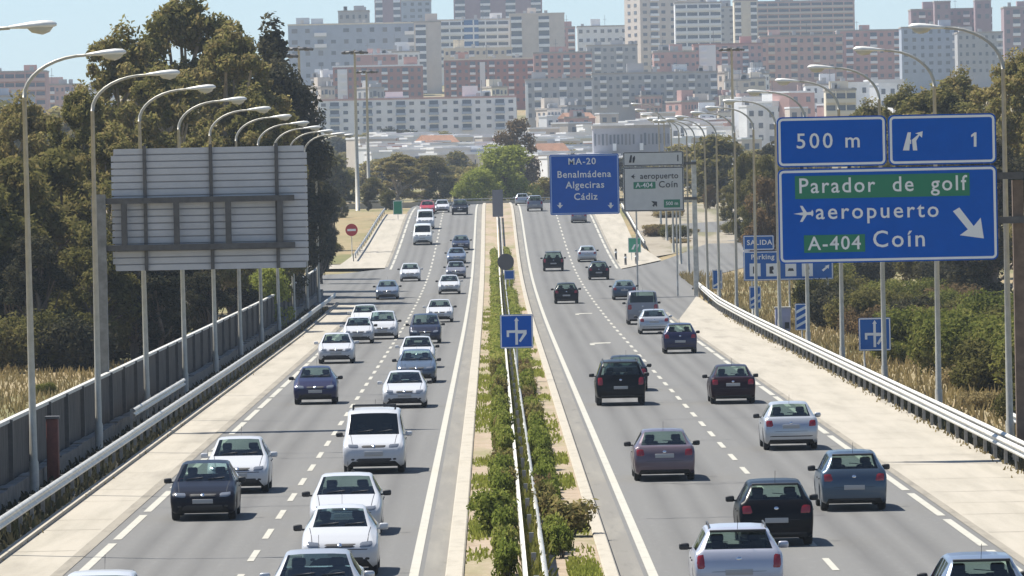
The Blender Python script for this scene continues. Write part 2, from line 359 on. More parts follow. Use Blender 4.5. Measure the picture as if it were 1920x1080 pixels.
# ------------------------------------------------------------------ guardrails
WB = [(.0,-.155),(.03,-.14),(.075,-.10),(.08,-.06),(.02,-.02),(.02,.02),(.08,.06),(.075,.10),(.03,.14),(.0,.155)]
def guardrail(label, path, face, h=.6, m='galv', step=4, post=True, both=False, group=None, pmax=95):
    """path: (X, Y) points; face: +1 the beam bulges to +X"""
    t = thing('guardrail', label, 'guardrail', (path[0][0], path[0][1], gz(path[0][1])), 0, group)
    O = Vector(t.location)
    pts = []
    for (xa,ya),(xb,yb) in zip(path, path[1:]):
        for Y in frange(ya, yb, 4)[(1 if pts else 0):]:
            k = (Y-ya)/(yb-ya) if yb != ya else 0; pts.append(Vector((xa+(xb-xa)*k, Y, gz(Y))))
    for sgn, off in (((face, 0),) if not both else ((-1, -.16), (1, .16))):
        mb = MB(); vs = []; fs = []; n = len(WB)
        for p in pts: vs += [(p.x+off+sgn*a-O.x, p.y-O.y, p.z+h+b-O.z) for a,b in WB]
        for i in range(len(pts)-1):
            for k in range(n-1): fs.append((i*n+k, i*n+k+1, (i+1)*n+k+1, (i+1)*n+k))
        mb.add(vs, fs, 0, True).build('beam', M[m], t)
    if post:
        pm = MB().box(-.05,.05,-.04,.04,-.3,h+.14).mesh('post', M['post']); d = 0; last = None; cnt = 0
        for p in pts:
            if last is None or (p-last).length >= step-.01:
                link('post', pm, t, (p.x-O.x-(0 if both else face*.06), p.y-O.y, p.z-O.z)); last = p; cnt += 1
                if cnt >= pmax: break
    return t
guardrail('double sided steel guardrail running through the planted central reservation', [(0,70),(0,720)], 1, .62, both=True, step=8)
guardrail('long galvanised guardrail along the left edge in front of the dark noise barrier', [(-12.25,70),(-12.25,430),(-12.1,479)], 1, step=4)
guardrail('short second guardrail starting between the left guardrail and the dark barrier', [(-12.95,225),(-12.95,262)], 1, .85)
guardrail('long galvanised guardrail along the outer edge of the right concrete shoulder', [(13.75,70),(13.75,430),(14.2,478),(14.6,503)], -1, step=4, h=.6)
guardrail('upper guardrail rail close behind the right shoulder guardrail', [(14.0,70),(14.0,430),(14.4,500)], -1, .66, step=8)
guardrail('short doubled guardrail starting at the lower right beside the tall lamp posts', [(15.3,120),(15.3,207)], -1, .75)
guardrail('short guardrail beside the far left shoulder near the no entry sign', [(-13.4,610),(-12.7,745)], 1)
guardrail('short guardrail beside the far right shoulder near the green exit marker', [(13.6,628),(13.8,745)], -1)
guardrail('far guardrail along the slip road curving away on the right', [(22,667),(60,712)], -1)
# low drainage edge along the left shoulder
mb = MB(); vs=[]; fs=[]
YL = frange(60,478,6)
for Y in YL: z = gz(Y); vs += [(-12.0,Y,z-.2),(-12.0,Y,z+.10),(-11.82,Y,z+.10),(-11.82,Y,z-.2)]
for i in range(len(YL)-1):
    for k in range(3): fs.append((4*i+k,4*i+k+1,4*i+k+5,4*i+k+4))
struct(mb.add(vs,fs).build('shoulder_kerb', M['kerb']))

# ------------------------------------------------------------------ noise barrier
bt = thing('noise_barrier', 'long dark grey corrugated noise barrier behind the left guardrail', 'barrier', (-14.05,70,0))
pan = MB(); y = 0.0; k = 0
while y < 436:
    z = gz(70+y); dz = .05*math.sin(k*1.7)
    vs = []; n = 12
    for i in range(n+1):
        yy = y+4*i/n; xx = .035*(1 if i % 2 else -1); vs += [(xx,yy,gz(70+yy)-.3+.0),(xx,yy,gz(70+yy)+2.02)]
    pan.add(vs, [(2*i,2*i+1,2*i+3,2*i+2) for i in range(n)]); y += 4; k += 1
pan.build('panel', M['barrier'], bt)
cp = MB(); vs=[]; fs=[]
for i,Y in enumerate(frange(0,436,8)): z=gz(70+Y); vs += [(-.08,Y,z+2.02),(-.08,Y,z+2.12),(.08,Y,z+2.12),(.08,Y,z+2.02)]
for i in range(len(vs)//4-1):
    for q in range(4): fs.append((4*i+q,4*i+(q+1)%4,4*i+4+(q+1)%4,4*i+4+q))
cp.add(vs,fs).build('cap', M['barrier_cap'], bt)
pm = MB().box(-.09,.12,-.08,.08,-.3,2.1).mesh('post', M['dark_metal'])
for i in range(55): link('post', pm, bt, (.03, i*8, gz(70+i*8)))
pl = MB()
for i in range(218): Y=i*2; z=gz(70+Y); hh=.42+.08*rnd.random(); pl.box(.12,.42,Y+.03,Y+1.97,z-.3,z+hh)
pl.build('plinth', M['plinth'], bt)
t = thing('red_cabinet', 'tall rusty red cabinet standing against the dark barrier', 'cabinet', (-13.35,190,0))
MB().bbox(-.17,.17,-.25,.25,-.2,1.85,.03).build('body', mat('rust_red',(.13,.036,.024),.7,0,4,.25), t); MB().box(-.2,.2,-.28,.28,1.85,1.92).build('lid', M['dark_metal'], t)
t = thing('grey_shed', 'low pale grey flat roofed shed behind the noise barrier', 'shed', (-18.2,212,-.2))
MB().box(-1.1,1.1,-1.5,1.5,0,2.05).build('wall', mat('shed_wall',(.45,.45,.47),.8,0,2,.1), t); MB().box(-1.25,1.25,-1.65,1.65,2.05,2.15).build('roof', M['barrier'], t)

# ------------------------------------------------------------------ street lamps
def lamp_proto(label, H, group, hb):
    """arm towards +X"""
    t = thing('street_lamp', label, 'street lamp', (0,0,0), 0, group)
    MB().tube([(0,0,-.5),(0,0,.9),(0,0,.95),(0,0,hb)], [.13,.13,.105,.06], 10).build('pole', M['pole'], t)
    pts = [(1.75*(1-math.cos(a)), 0, hb+(H-.18-hb)*math.sin(a)) for a in [math.pi/2*i/9 for i in range(10)]]
    MB().tube(pts, [.06-.02*i/9 for i in range(10)], 8).build('arm', M['pole'], t)
    hd = MB(); secs = [(1.72,.05,.045),(1.95,.09,.07),(2.2,.14,.10),(2.5,.17,.12),(2.72,.15,.10),(2.82,.07,.04)]
    vs=[]; n=10
    for i,(x,wy,hz) in enumerate(secs):
        for k in range(n):
            a=2*math.pi*k/n; zz=math.sin(a); vs.append((x, wy*math.cos(a), H-.18+.05*(i/5)+(hz*1.15*zz if zz>0 else hz*.5*zz)))
    hd.add(vs,[(i*n+k,i*n+(k+1)%n,(i+1)*n+(k+1)%n,(i+1)*n+k) for i in range(5) for k in range(n)]+[list(range(n-1,-1,-1)),[5*n+k for k in range(n)]],0,True)
    head = hd.build('lamp_head', M['lamp'], t)
    ln = MB(); vs=[]; ls=[(2.12,.09,.02),(2.25,.13,.14),(2.5,.15,.19),(2.66,.12,.13),(2.74,.07,.02)]
    for i,(x,wy,hz) in enumerate(ls):
        for k in range(7): a=math.pi+math.pi*k/6; vs.append((x,wy*math.cos(a),H-.18+.02+hz*math.sin(a)))
    ln.add(vs,[(i*7+k,i*7+k+1,(i+1)*7+k+1,(i+1)*7+k) for i in range(4) for k in range(6)],0,True).build('lens', M['lens'], head)
    return t
ordn = ['nearest','second','third','fourth','fifth','sixth','seventh','eighth','ninth','tenth','eleventh','twelfth','thirteenth','fourteenth','fifteenth','sixteenth','seventeenth','eighteenth']
gl = 'street lamps along the left edge'; gr_ = 'street lamps along the right edge'
lp = None
for i in range(12):
    Y = 152.7+30.1*i
    if i > 10: Y += 0
    lab = 'curved arm street lamp with only its lamp head showing at the top left corner' if i == 0 else f'curved arm street lamp beside the left noise barrier, {ordn[i-1]} full pole from the camera'
    if lp is None: lp = lamp_proto(lab, 12.2, gl, 10.9); lp.location = (-13.4, Y, gz(Y))
    else: dup(lp, (-13.4, Y, gz(Y)), lab).rotation_euler = (R(rnd.uniform(-.4,.4)), R(rnd.uniform(-.5,.3)), R(rnd.uniform(-5,5)))
rp = None
for i in range(16):
    Y = 200.5+32.0*i
    lab = f'curved arm street lamp behind the right guardrail, {ordn[i]} from the camera'
    if rp is None: rp = lamp_proto(lab, 12.95, gr_, 11.5); rp.location = (14.75, Y, gz(Y)-.05); rp.rotation_euler.z = math.pi
    else: dup(rp, (14.75+max(0,(i-8))*.25, Y, gz(Y)-.05), lab).rotation_euler = (R(rnd.uniform(-.3,.3)), R(rnd.uniform(-.4,.4)), math.pi+R(rnd.uniform(-5,5)))
# high floodlight masts
mast = None
for (X,Y,lab) in ((-16.8,800,'tall floodlight mast left of the far road crest, the taller looking of the close pair'),(-18.2,950,'tall floodlight mast just right of its taller looking neighbour near the road crest'),(-20.6,640,'tall floodlight mast rising beside the dark pine at the top of the left trees'),(-21.5,730,'tall floodlight mast between the left trees and the grey office block'),(29.5,830,'tall floodlight mast rising over the right row of street lamps')):
    zb = terrain(X,Y)-.3
    if mast is None:
        mast = thing('floodlight_mast', lab, 'floodlight mast', (X,Y,zb), 0, 'floodlight masts')
        MB().tube([(0,0,0),(0,0,19.6)],[.28,.12],10).build('pole', M['pole'], mast)
        MB().tube([(1.15*math.cos(a),1.15*math.sin(a),19.4) for a in [math.pi*2*k/16 for k in range(17)]],.07,6).build('ring', M['dark_metal'], mast)
        MB().box(-1.15,1.15,-.05,.05,19.36,19.46).box(-.05,.05,-1.15,1.15,19.35,19.45).build('bracket', M['dark_metal'], mast)
        for k in range(8):
            a = math.pi*2*k/8+.2; f = MB().bbox(-.28,.28,-.22,.22,-.16,.1,.04).build('floodlight', M['dark_metal'], mast); f.location = (1.4*math.cos(a),1.4*math.sin(a),19.3); f.rotation_euler = (R(20),0,a+R(90))
    else: dup(mast, (X,Y,zb), lab)

# ------------------------------------------------------------------ signs
def text(parent, s, x, z, size, m, y=-.03, align='CENTER', space=1.15, wx=1.0, bold=.0):
    cu = bpy.data.curves.new('lettering','FONT'); cu.body = s; cu.size = size; cu.align_x = align; cu.align_y = 'CENTER'; cu.extrude = .004; cu.space_character = space; cu.offset = bold; cu.resolution_u = 3
    o = bpy.data.objects.new('tmp', cu); COL.objects.link(o); dg = bpy.context.evaluated_depsgraph_get()
    me = bpy.data.meshes.new_from_object(o.evaluated_get(dg)); bpy.data.objects.remove(o)
    me.transform(Matrix.Translation((x,y,z)) @ Matrix.Rotation(R(90),4,'X') @ Matrix.Diagonal((wx,1,1,1)))
    me.materials.clear(); me.materials.append(m); return link('lettering', me, parent)
def rrect(x0,x1,z0,z1,r,n=5):
    p=[]
    for cx,cz,a0 in ((x1-r,z1-r,0),(x0+r,z1-r,90),(x0+r,z0+r,180),(x1-r,z0+r,270)):
        for k in range(n+1): a=R(a0+90*k/n); p.append((cx+r*math.cos(a),cz+r*math.sin(a)))
    return p
def frame(mb, x0,x1,z0,z1,r,wd,y0,y1,mi=0):
    a=rrect(x0,x1,z0,z1,r); b=rrect(x0+wd,x1-wd,z0+wd,z1-wd,max(.01,r-wd)); n=len(a)
    vs=[(x,y0,z) for x,z in a]+[(x,y0,z) for x,z in b]+[(x,y1,z) for x,z in a]+[(x,y1,z) for x,z in b]
    fs=[]
    for i in range(n):
        j=(i+1)%n; fs += [(i,j,n+j,n+i),(i,2*n+i,2*n+j,j),(n+i,n+j,3*n+j,3*n+i)]
    return mb.add(vs,fs,mi)
# --- big blue exit sign, pixel layout mapped at 195 m
SY=195.; S=12500/SY
sx=lambda px,py: atY(px,py,SY)
CX_=14.72
t=thing('exit_sign','large blue overhead exit sign reading aeropuerto and Parador de golf','road sign',(CX_,SY,-.2))
def L(px,py): X,Z=sx(px,py); return X-CX_, Z+.2
x0,zt=L(1456,218); x1,_=L(1867,213); _,zb=L(1867,491)
zt=L(1660,216)[1]; zb=L(1660,491)[1]; zm=L(1660,312)[1]; xm=L(1664,265)[0]
for (a,b,c,d) in ((x0,xm-.03,zm+.03,zt),(xm+.03,x1,zm+.03,zt),(x0,x1,zb,zm-.03)):
    p=MB().prism(rrect(a,b,c,d,.16),-.0,.08).build('panel',M['blue'],t)
    mb=MB(); frame(mb,a+.04,b-.04,c+.04,d-.04,.14,.07,-.008,.0); mb.build('border',M['white'],p)
MB().box(-.16,.16,.35,.67,0,8.3).build('column',M['brown_steel'],t)
for zz in (zb+1.05,zb+2.35): MB().box(x0+.4,.16,.2,.36,zz,zz+.2).build('beam',M['dark_metal'],t)
for k in range(5): xx=x0+.7+k*1.4; MB().box(xx-.05,xx+.05,.08,.2,zb+.1,zt-.1).build('bracket',M['dark_metal'],t)
def tx(s,px,py,hpx,m=M['white'],align='CENTER',space=1.15,wx=1,bold=.006):
    X,Z=L(px,py); return text(t,s,X,Z,hpx/S/.70,m,-.02,align,space,wx,bold)
tx('500 m',1553,265,28,space=1.25); MB().prism([L(*p) for p in ((1826,275),(1831,275),(1831,248),(1827.5,248),(1821,253),(1821,257),(1826,254.5))],-.02,0).build('symbol',M['white'],t)
def rect(px0,px1,py0,py1,m,nm='plate'):
    a,c=L(px0,py1); b,d=L(px1,py0); pyc=(py0+py1)/2; c=L((px0+px1)/2,py1)[1]; d=L((px0+px1)/2,py0)[1]; return MB().box(a,b,-.012,.0,c,d).build(nm,m,t)
rect(1491,1818,327,370,M['green']); tx('Parador  de  golf',1654,347,28,space=1.18,wx=.96)
tx('aeropuerto',1645,396,29,space=1.22); rect(1508,1622,440,473,M['green']); tx('A-404',1565,457,25,space=1.15); tx('Coín',1686,449,31,space=1.2)
def poly(pts,m,nm='symbol'):
    return MB().prism([L(*p) for p in pts],-.02,-.0).build(nm,m,t)
poly([(1488,401),(1506,398),(1500,386),(1505,386),(1513,398),(1521,397),(1523,393),(1525,397),(1525,403),(1523,406),(1521,403),(1513,403),(1505,416),(1500,416),(1506,404)],M['white'])
poly([(1787,396),(1799,389),(1826,424),(1839,408),(1845,447),(1800,441),(1815,430)],M['white'],'arrow')
poly([(1693,282),(1702,248),(1708,248),(1705,282)],M['white']); poly([(1712,282),(1710,262),(1722,252),(1716,250),(1730,246),(1729,258),(1724,254),(1718,264),(1720,282)],M['white'])
poly([(1706.5,262),(1708.5,262),(1708.5,270),(1706.5,270)],M['white'])
# --- back of the sign over the opposite carriageway
SB=231.
t=thing('sign_gantry','large cantilever sign seen from its bare slatted grey back over the left lanes','road sign',(-14.3,SB,-.2))
bx0=atY(210,390,SB)[0]+14.3; bx1=atY(577,390,SB)[0]+14.3; bz1=atY(390,275,SB)[1]+.2; bz0=atY(396,506,SB)[1]+.2
pn=MB(); n=18; hh=(bz1-bz0)/n
for k in range(n): pn.box(bx0+(.1 if k in (0,n-1) else 0),bx1-(.1 if k in (0,n-1) else 0),-.05,.0,bz0+k*hh+.022,bz0+(k+1)*hh-.022)
pan=pn.build('panel',M['sign_back'],t); MB().box(bx0+.08,bx1-.08,.0,.05,bz0+.05,bz1-.05).build('face_sheet',M['sign_rib'],t)
MB().box(-.24,.24,-.6,-.2,0,8.45).build('column',mat('weathered_column',(.24,.235,.22),.75,.1,2,.3),t)
zA=atY(380,374,SB)[1]+.2; zB=atY(380,462,SB)[1]+.2
for zz in (zA,zB): MB().box(.05,bx1-.45,-.42,-.22,zz-.1,zz+.1).build('beam',M['dark_metal'],t)
for px in (234,332,429,526): xx=atY(px,420,SB)[0]+14.3; MB().box(xx-.1,xx+.1,-.41,-.24,zB+.1,zA-.1).build('strut',M['dark_metal'],t)
for px in (273,397,520): xx=atY(px,390,SB)[0]+14.3; MB().box(xx-.06,xx+.06,-.19,-.05,bz0+.02,bz1+.08).build('rib',M['dark_metal'],t)
# --- far pair of signs
SF=480.
def far_panel(name,label,px0,px1,py0,py1,m,cx):
    t=thing(name,label,'road sign',(cx,SF,gz(SF)-.2)); zb_=gz(SF)-.2
    f=lambda px,py:(atY(px,py,SF)[0]-cx,atY(px,py,SF)[1]-zb_)
    return t,f
t,L=far_panel('destination_sign','blue overhead sign listing Algeciras and two other destinations, over the right lanes',0,0,0,0,None,13.9)
S=12500/SF
a,_=L(1031,345); b,_=L(1161,345); d=L(1096,289)[1]; c=L(1096,402)[1]
p=MB().prism(rrect(a,b,c,d,.12),0,.1).build('panel',M['blue'],t); mb=MB(); frame(mb,a+.05,b-.05,c+.05,d-.05,.1,.08,-.01,0); mb.build('border',mat('pale_blue',(.3,.42,.7),.5),p)
tx('MA-20',1091,303,12,bold=.01); tx('Benalmádena',1095,327,12.5,space=1.1,wx=.98,bold=.01); tx('Algeciras',1097,347,12.5,space=1.1,bold=.01); tx('Cádiz',1098,369,12.5,space=1.1,bold=.01)
for px in (1050,1145):
    poly([(px-2,380),(px+2,380),(px+2,385),(px+6,384),(px,391),(px-6,384),(px-2,385)],M['white'],'arrow')
MB().box(-.17,.17,.3,.64,0,L(1290,300)[1]).build('column',M['galv'],t)
for zz in (c+.9,d-.9): MB().box(a+.3,.17,.12,.3,zz,zz+.2).build('beam',M['dark_metal'],t)
t,L=far_panel('destination_sign','grey white overhead sign with green road number plates beside the blue one','','','','',None,13.95)
a,_=L(1169,340); b,_=L(1282,340); d=L(1225,284)[1]; c=L(1225,396)[1]; e=L(1225,312)[1]
for (c_,d_) in ((e+.04,d),(c,e-.04)):
    p=MB().prism(rrect(a,b,c_,d_,.1),0,.1).build('panel',M['panelwhite'],t); mb=MB(); frame(mb,a+.03,b-.03,c_+.03,d_-.03,.08,.06,-.008,0); mb.build('border',M['black'],p)
tx('1',1271,297,12,M['black']); tx('aeropuerto',1236,330,11,M['black'],space=1.05,wx=.95); rect(1188,1229,341,354,M['green']); tx('A-404',1208,347.5,9,space=1.0); tx('Coín',1253,346,12,M['black'],space=1.1); rect(1245,1275,374,389,M['green']); tx('500 m',1260,381.5,6.5,space=1.0)
poly([(1179,305),(1182,291),(1185,291),(1184,305)],M['black']); poly([(1186,305),(1186,296),(1190,292),(1191,297),(1189,305)],M['black'])
poly([(1183,331),(1190,326),(1188,330),(1192,331),(1188,332),(1190,336)],M['black']); poly([(1221,377),(1232,378),(1232,388),(1228,384),(1226,388),(1223,385),(1226,382)],M['black'],'arrow')
MB().box(a+.6,b-.3,.1,.16,c-.0,c+.18).build('bracket',M['dark_metal'],t)
for px in (1193,1268): xx=L(px,390)[0]; MB().box(xx-.06,xx+.06,.11,.23,0,d-.3).build('post',M['galv'],t)
# --- small signs on posts
def small(name,label,X,Y,z0,w_,h_,m,drawing=None,posts=(0,),edge=M['white'],cat='road sign',shape='rect'):
    t=thing(name,label,cat,(X,Y,gz(Y)-.25)); z0=z0+.25
    if shape=='rect':
        p=MB().prism(rrect(-w_/2,w_/2,z0,z0+h_,min(.06,w_/6)),0,.05).build('panel',m,t)
        if edge: mb=MB(); frame(mb,-w_/2+.015,w_/2-.015,z0+.015,z0+h_-.015,.05,.045,-.007,0); mb.build('border',edge,p)
    else:
        p=MB().prism([(w_/2*math.cos(2*math.pi*k/shape+math.pi/shape),z0+h_/2+h_/2*math.sin(2*math.pi*k/shape+math.pi/shape)) for k in range(shape)],0,.05).build('panel',m,t)
    for xx in posts: MB().tube([(xx,.1,0),(xx,.1,z0+h_-.05)],.04,8).build('post',M['galv'],t)
    if drawing: drawing(t,z0)
    return t
def dpoly(t,pts,m=M['white'],nm='symbol',y=-.014): MB().prism(pts,y,0).build(nm,m,t)
def lanes_draw(t,z0):
    c=z0+.7
    dpoly(t,[(-.06,c-.55),(.05,c-.55),(.05,c+.45),(-.06,c+.45)]); dpoly(t,[(-.1,c+.45),(.1,c+.45),(0,c+.6)],nm='arrow')
    dpoly(t,[(-.42,c+.0),(-.42,c-.22),(-.32,c-.22),(-.32,c-.05),(-.06,c-.05),(-.06,c+.06),(-.42,c+.06)]); dpoly(t,[(.05,c+.06),(.42,c+.06),(.42,c-.1),(.16,c-.45),(.08,c-.4),(.28,c-.08),(.05,c-.08)])
small('lane_sign','square blue lane layout sign standing in the shrubs of the central reservation',.23,280,1.5,1.38,1.42,M['blue'],lanes_draw)
small('lane_sign','square blue lane layout sign behind the right guardrail among green bushes',15.5,284,1.0,1.36,1.4,M['blue2'],lanes_draw,(-.45,.45))
small('lane_sign','small blue plate low in the central reservation below the round sign back',.5,500,1.05,.78,.7,M['blue2'])
small('round_sign_back','round dark sign seen from behind on a post in the central reservation',.25,500,1.75,1.25,1.25,mat('sign_back_dark',(.1,.1,.105),.6),None,(0,),None,'road sign',24)
small('tall_sign_back','tall narrow grey sign back at the far end of the central reservation',-.1,690,1.2,1.1,2.8,mat('sign_back_grey',(.17,.17,.19),.6),None,(0,),None)
def bars(n):
    def d(t,z0):
        for k in range(n): q=z0+.12+k*.36; dpoly(t,[(-.28,q),(-.28,q+.15),(.28,q+.45),(.28,q+.3)],nm='stripe')
    return d
for n,X,Y,l in ((3,14.95,339,'blue countdown board with three white diagonal bars behind the right guardrail'),(2,14.95,399,'blue countdown board with two white diagonal bars behind the right guardrail'),(1,14.95,466,'blue countdown board with one white diagonal bar, farthest along the right guardrail')):
    small('countdown_board',l,X,Y,.75,.7,1.35,M['blue2'],bars(n),(0,),M['white']).__setitem__('group','countdown boards')
def ne(t,z0): dpoly(t,[(-.4,z0+.47),(.4,z0+.47),(.4,z0+.67),(-.4,z0+.67)],nm='bar')
small('no_entry_sign','round red no entry sign with a white bar beside the left side road',-13.8,620,2.0,1.15,1.15,M['red'],ne,(0,),None,'road sign',24)
small('green_sign','small green sign on the far left shoulder near the crest',-10.9,722,.6,1.0,1.5,M['green'],None,(0,),M['white'])
def gore(t,z0): dpoly(t,[(-.3,z0+.3),(-.05,z0+.75),(.1,z0+.75),(-.1,z0+.3)]); dpoly(t,[(.1,z0+.3),(.32,z0+.75),(.42,z0+.75),(.25,z0+.3)])
small('exit_marker','green exit marker standing on the pale nose where the exit road splits off',12.0,597,.7,1.15,1.35,mat('pale_green',(.06,.33,.2),.5),gore,(-.3,.3),M['white'])
for i,(px,py) in enumerate(((1155,487),(1173,497),(1193,495))):
    X,Y=at(px,py); t=thing('marker_post','short dark flexible marker post, %s on the exit nose'%('left one' if i==0 else 'middle one' if i==1 else 'one below the green marker'),'marker post',(X,Y,gz(Y)),0,'marker posts on the exit nose')
    MB().tube([(0,0,0),(0,0,1.0)],[.11,.09],10).build('tube',M['dark_metal'],t); MB().tube([(0,0,.62),(0,0,.8)],.115,10).build('band',M['white'],t)
# services sign
SS=410.
t=thing('services_sign','wide blue services sign with four white pictogram squares, half hidden behind the exit sign','road sign',(17.2,SS,gz(SS)-.3))
L=lambda px,py:(atY(px,py,SS)[0]-17.2,atY(px,py,SS)[1]-gz(SS)+.3); S=12500/SS
for (a,b,c,d) in ((1394,1452,440,468),(1394,1562,470,525)):
    xa=L(a,480)[0]; xb=L(b,480)[0]; za=L(1480,d)[1]; zb_=L(1480,c)[1]
    p=MB().prism(rrect(xa,xb,za,zb_,.08),0,.07).build('panel',M['blue2'],t); mb=MB(); frame(mb,xa+.03,xb-.03,za+.03,zb_-.03,.06,.05,-.008,0); mb.build('border',M['white'],p)
tx('SALIDA',1424,455,9,bold=.01); tx('Parking',1430,482,9,bold=.01)
for px in (1416,1447,1483,1514):
    rect(px-10,px+10,494,518,M['white'],'pictogram')
for px,q in ((1416,0),(1447,1),(1483,2),(1514,3)):
    poly([(px-4,513),(px-4,500),(px+3,499),(px+4,505),(px+1,507),(px+4,513)] if q!=2 else [(px-6,508),(px+6,508),(px+4,503),(px-4,503)],M['black'])
poly([(1541,506),(1549,500),(1546,499),(1555,496),(1554,504),(1552,502),(1544,509)],M['white'],'arrow')
for px in (1410,1480,1552): xx=L(px,500)[0]; MB().tube([(xx,.12,-.2),(xx,.12,L(1480,475)[1])],.06,8).build('post',M['galv'],t)
t=thing('roadside_cabinet','pale lilac grey roadside cabinet beside the three bar countdown board','cabinet',(15.4,372,gz(372)-.2))
MB().bbox(-.42,.42,-.3,.3,0,1.5,.03).build('body',mat('lilac_grey',(.36,.37,.5),.6,0,3,.1),t); MB().box(-.46,.46,-.34,.34,1.5,1.56).build('lid',M['galv'],t); MB().box(-.3,-.05,-.315,-.3,.35,.7).build('vent',M['black'],t); MB().box(.1,.35,-.315,-.3,.35,.7).build('vent',M['black'],t)
# parapet beyond the crest
t=thing('parapet','low pale bridge parapet crossing behind the far road crest','parapet',(0,850,6.6))
MB().box(-45,60,-.15,.15,-.3,.55).build('wall',M['kerb'],t); MB().box(-45,60,-.04,.04,.78,.86).build('rail',M['galv'],t)
pm=MB().box(-.04,.04,-.04,.04,.55,.8).mesh('post',M['post'])
for k in range(52): link('post',pm,t,(-44+k*2,0,0))
# ------------------------------------------------------------------ vehicles
def paint(name,col,metal=0.0,rough=.32):
    dk=max(col)<.03; m=mat(name,col,rough,metal,0,coat=.12 if dk else .35,spec=.1 if dk else .3); return m
CP={'white':paint('paint_white',(.50,.51,.53)),'offwhite':paint('paint_offwhite',(.55,.56,.55)),'silver':paint('paint_silver',(.46,.475,.50),.5),
 'lilac':paint('paint_lilac_silver',(.47,.48,.54),.4),'steel':paint('paint_steel_blue',(.065,.095,.135),.45),'bluegrey':paint('paint_blue_grey',(.09,.12,.165),.4),
 'navy':paint('paint_navy',(.016,.02,.045),.25),'dark':paint('paint_near_black',(.012,.013,.020),.1),'black':paint('paint_black',(.005,.005,.007)),
 'mauve':paint('paint_mauve_brown',(.14,.105,.125),.4),'maroon':paint('paint_dark_maroon',(.02,.007,.012),.2),'red':paint('paint_red',(.35,.02,.03)),
 'grey':paint('paint_grey',(.22,.22,.25),.4),'indigo':paint('paint_indigo',(.018,.019,.062),.25),'silverblue':paint('paint_silver_blue',(.20,.24,.31),.5)}
M['tyre']=mat('tyre_rubber',(.018,.018,.018),.85); M['rim']=mat('wheel_rim',(.42,.42,.43),.35,.7)
M['trim']=mat('black_trim',(.022,.022,.024),.55); M['under']=mat('car_underside',(.02,.02,.02),.9)
M['int']=mat('car_interior',(.045,.045,.047),.85); M['plate']=mat('number_plate',(.36,.36,.36),.5); M['chrome']=mat('chrome',(.75,.75,.76),.15,1)
M['tail']=mat('tail_lamp',(.28,.012,.018),.18,0,coat=.6); M['amber']=mat('amber_lamp',(.5,.16,.02),.2,0,coat=.5); M['head']=mat('head_lamp',(.20,.215,.24),.12,.3,coat=1)
def glassmat():
    m=bpy.data.materials.new('car_glass'); m.use_nodes=True; t=m.node_tree; t.nodes.remove(t.nodes['Principled BSDF'])
    tr=t.nodes.new('ShaderNodeBsdfTransparent'); tr.inputs[0].default_value=(.60,.71,.67,1)
    gl=t.nodes.new('ShaderNodeBsdfGlossy'); gl.inputs['Roughness'].default_value=.03; gl.inputs[0].default_value=(.9,.95,1,1)
    fr=t.nodes.new('ShaderNodeFresnel'); fr.inputs[0].default_value=1.5; mx=t.nodes.new('ShaderNodeMixShader')
    ge=t.nodes.new('ShaderNodeNewGeometry'); ma=t.nodes.new('ShaderNodeMath'); ma.operation='MULTIPLY_ADD'; ma.inputs[1].default_value=1/1.5-1.5; ma.inputs[2].default_value=1.5; t.links.new(ge.outputs['Backfacing'],ma.inputs[0]); t.links.new(ma.outputs[0],fr.inputs[0])
    t.links.new(fr.outputs[0],mx.inputs[0]); t.links.new(tr.outputs[0],mx.inputs[1]); t.links.new(gl.outputs[0],mx.inputs[2]); t.links.new(mx.outputs[0],t.nodes['Material Output'].inputs[0]); return m
M['glass']=glassmat()
# body types: keys (y from the nose, underside, belt, top, half width, roof half width); cowl, roof front, roof rear, rear glass base
TY={}
def ty(n,L,keys,cowl,rf,rr,rb,fw,rw,**k): TY[n]=dict(L=L,keys=keys,cowl=cowl,rf=rf,rr=rr,rb=rb,fw=fw,rw=rw,**k)
nose=[(0,.36,.50,.54,.66,.58),(.05,.24,.60,.64,.775,.66),(.16,.19,.68,.72,.825,.72)]
ty('hatch',3.95,nose+[(.5,.18,.80,.85,.845,.76),(.98,.18,.90,.97,.85,.76),(1.72,.18,.92,1.395,.85,.60),(2.1,.18,.93,1.445,.85,.585),(3.0,.18,.94,1.43,.85,.58),(3.45,.18,.96,1.375,.845,.565),(3.80,.19,.97,1.03,.83,.68),(3.87,.22,.90,.945,.82,.70),(3.93,.25,.70,.75,.80,.68),(3.95,.32,.60,.64,.76,.64)],.98,1.74,3.45,3.80,.72,3.15)
ty('round',3.75,nose+[(.45,.18,.80,.88,.83,.66),(.9,.18,.90,1.0,.835,.66),(1.6,.18,.92,1.36,.835,.55),(2.0,.18,.93,1.42,.835,.52),(2.7,.18,.94,1.40,.835,.51),(3.2,.18,.95,1.31,.83,.49),(3.6,.19,.95,1.02,.81,.62),(3.68,.22,.88,.92,.80,.66),(3.75,.32,.62,.66,.74,.62)],.9,1.62,3.2,3.6,.68,3.0)
ty('sedan',4.5,nose+[(.55,.18,.79,.84,.86,.77),(1.15,.18,.89,.95,.865,.77),(1.95,.18,.91,1.36,.865,.60),(2.35,.18,.92,1.42,.865,.58),(3.0,.18,.93,1.405,.865,.575),(3.3,.18,.94,1.36,.86,.57),(3.85,.18,.95,1.0,.855,.70),(4.3,.2,.95,1.0,.845,.74),(4.40,.23,.90,.95,.835,.74),(4.47,.26,.70,.74,.81,.70),(4.5,.33,.58,.62,.77,.66)],1.15,1.97,3.3,3.85,.82,3.6)
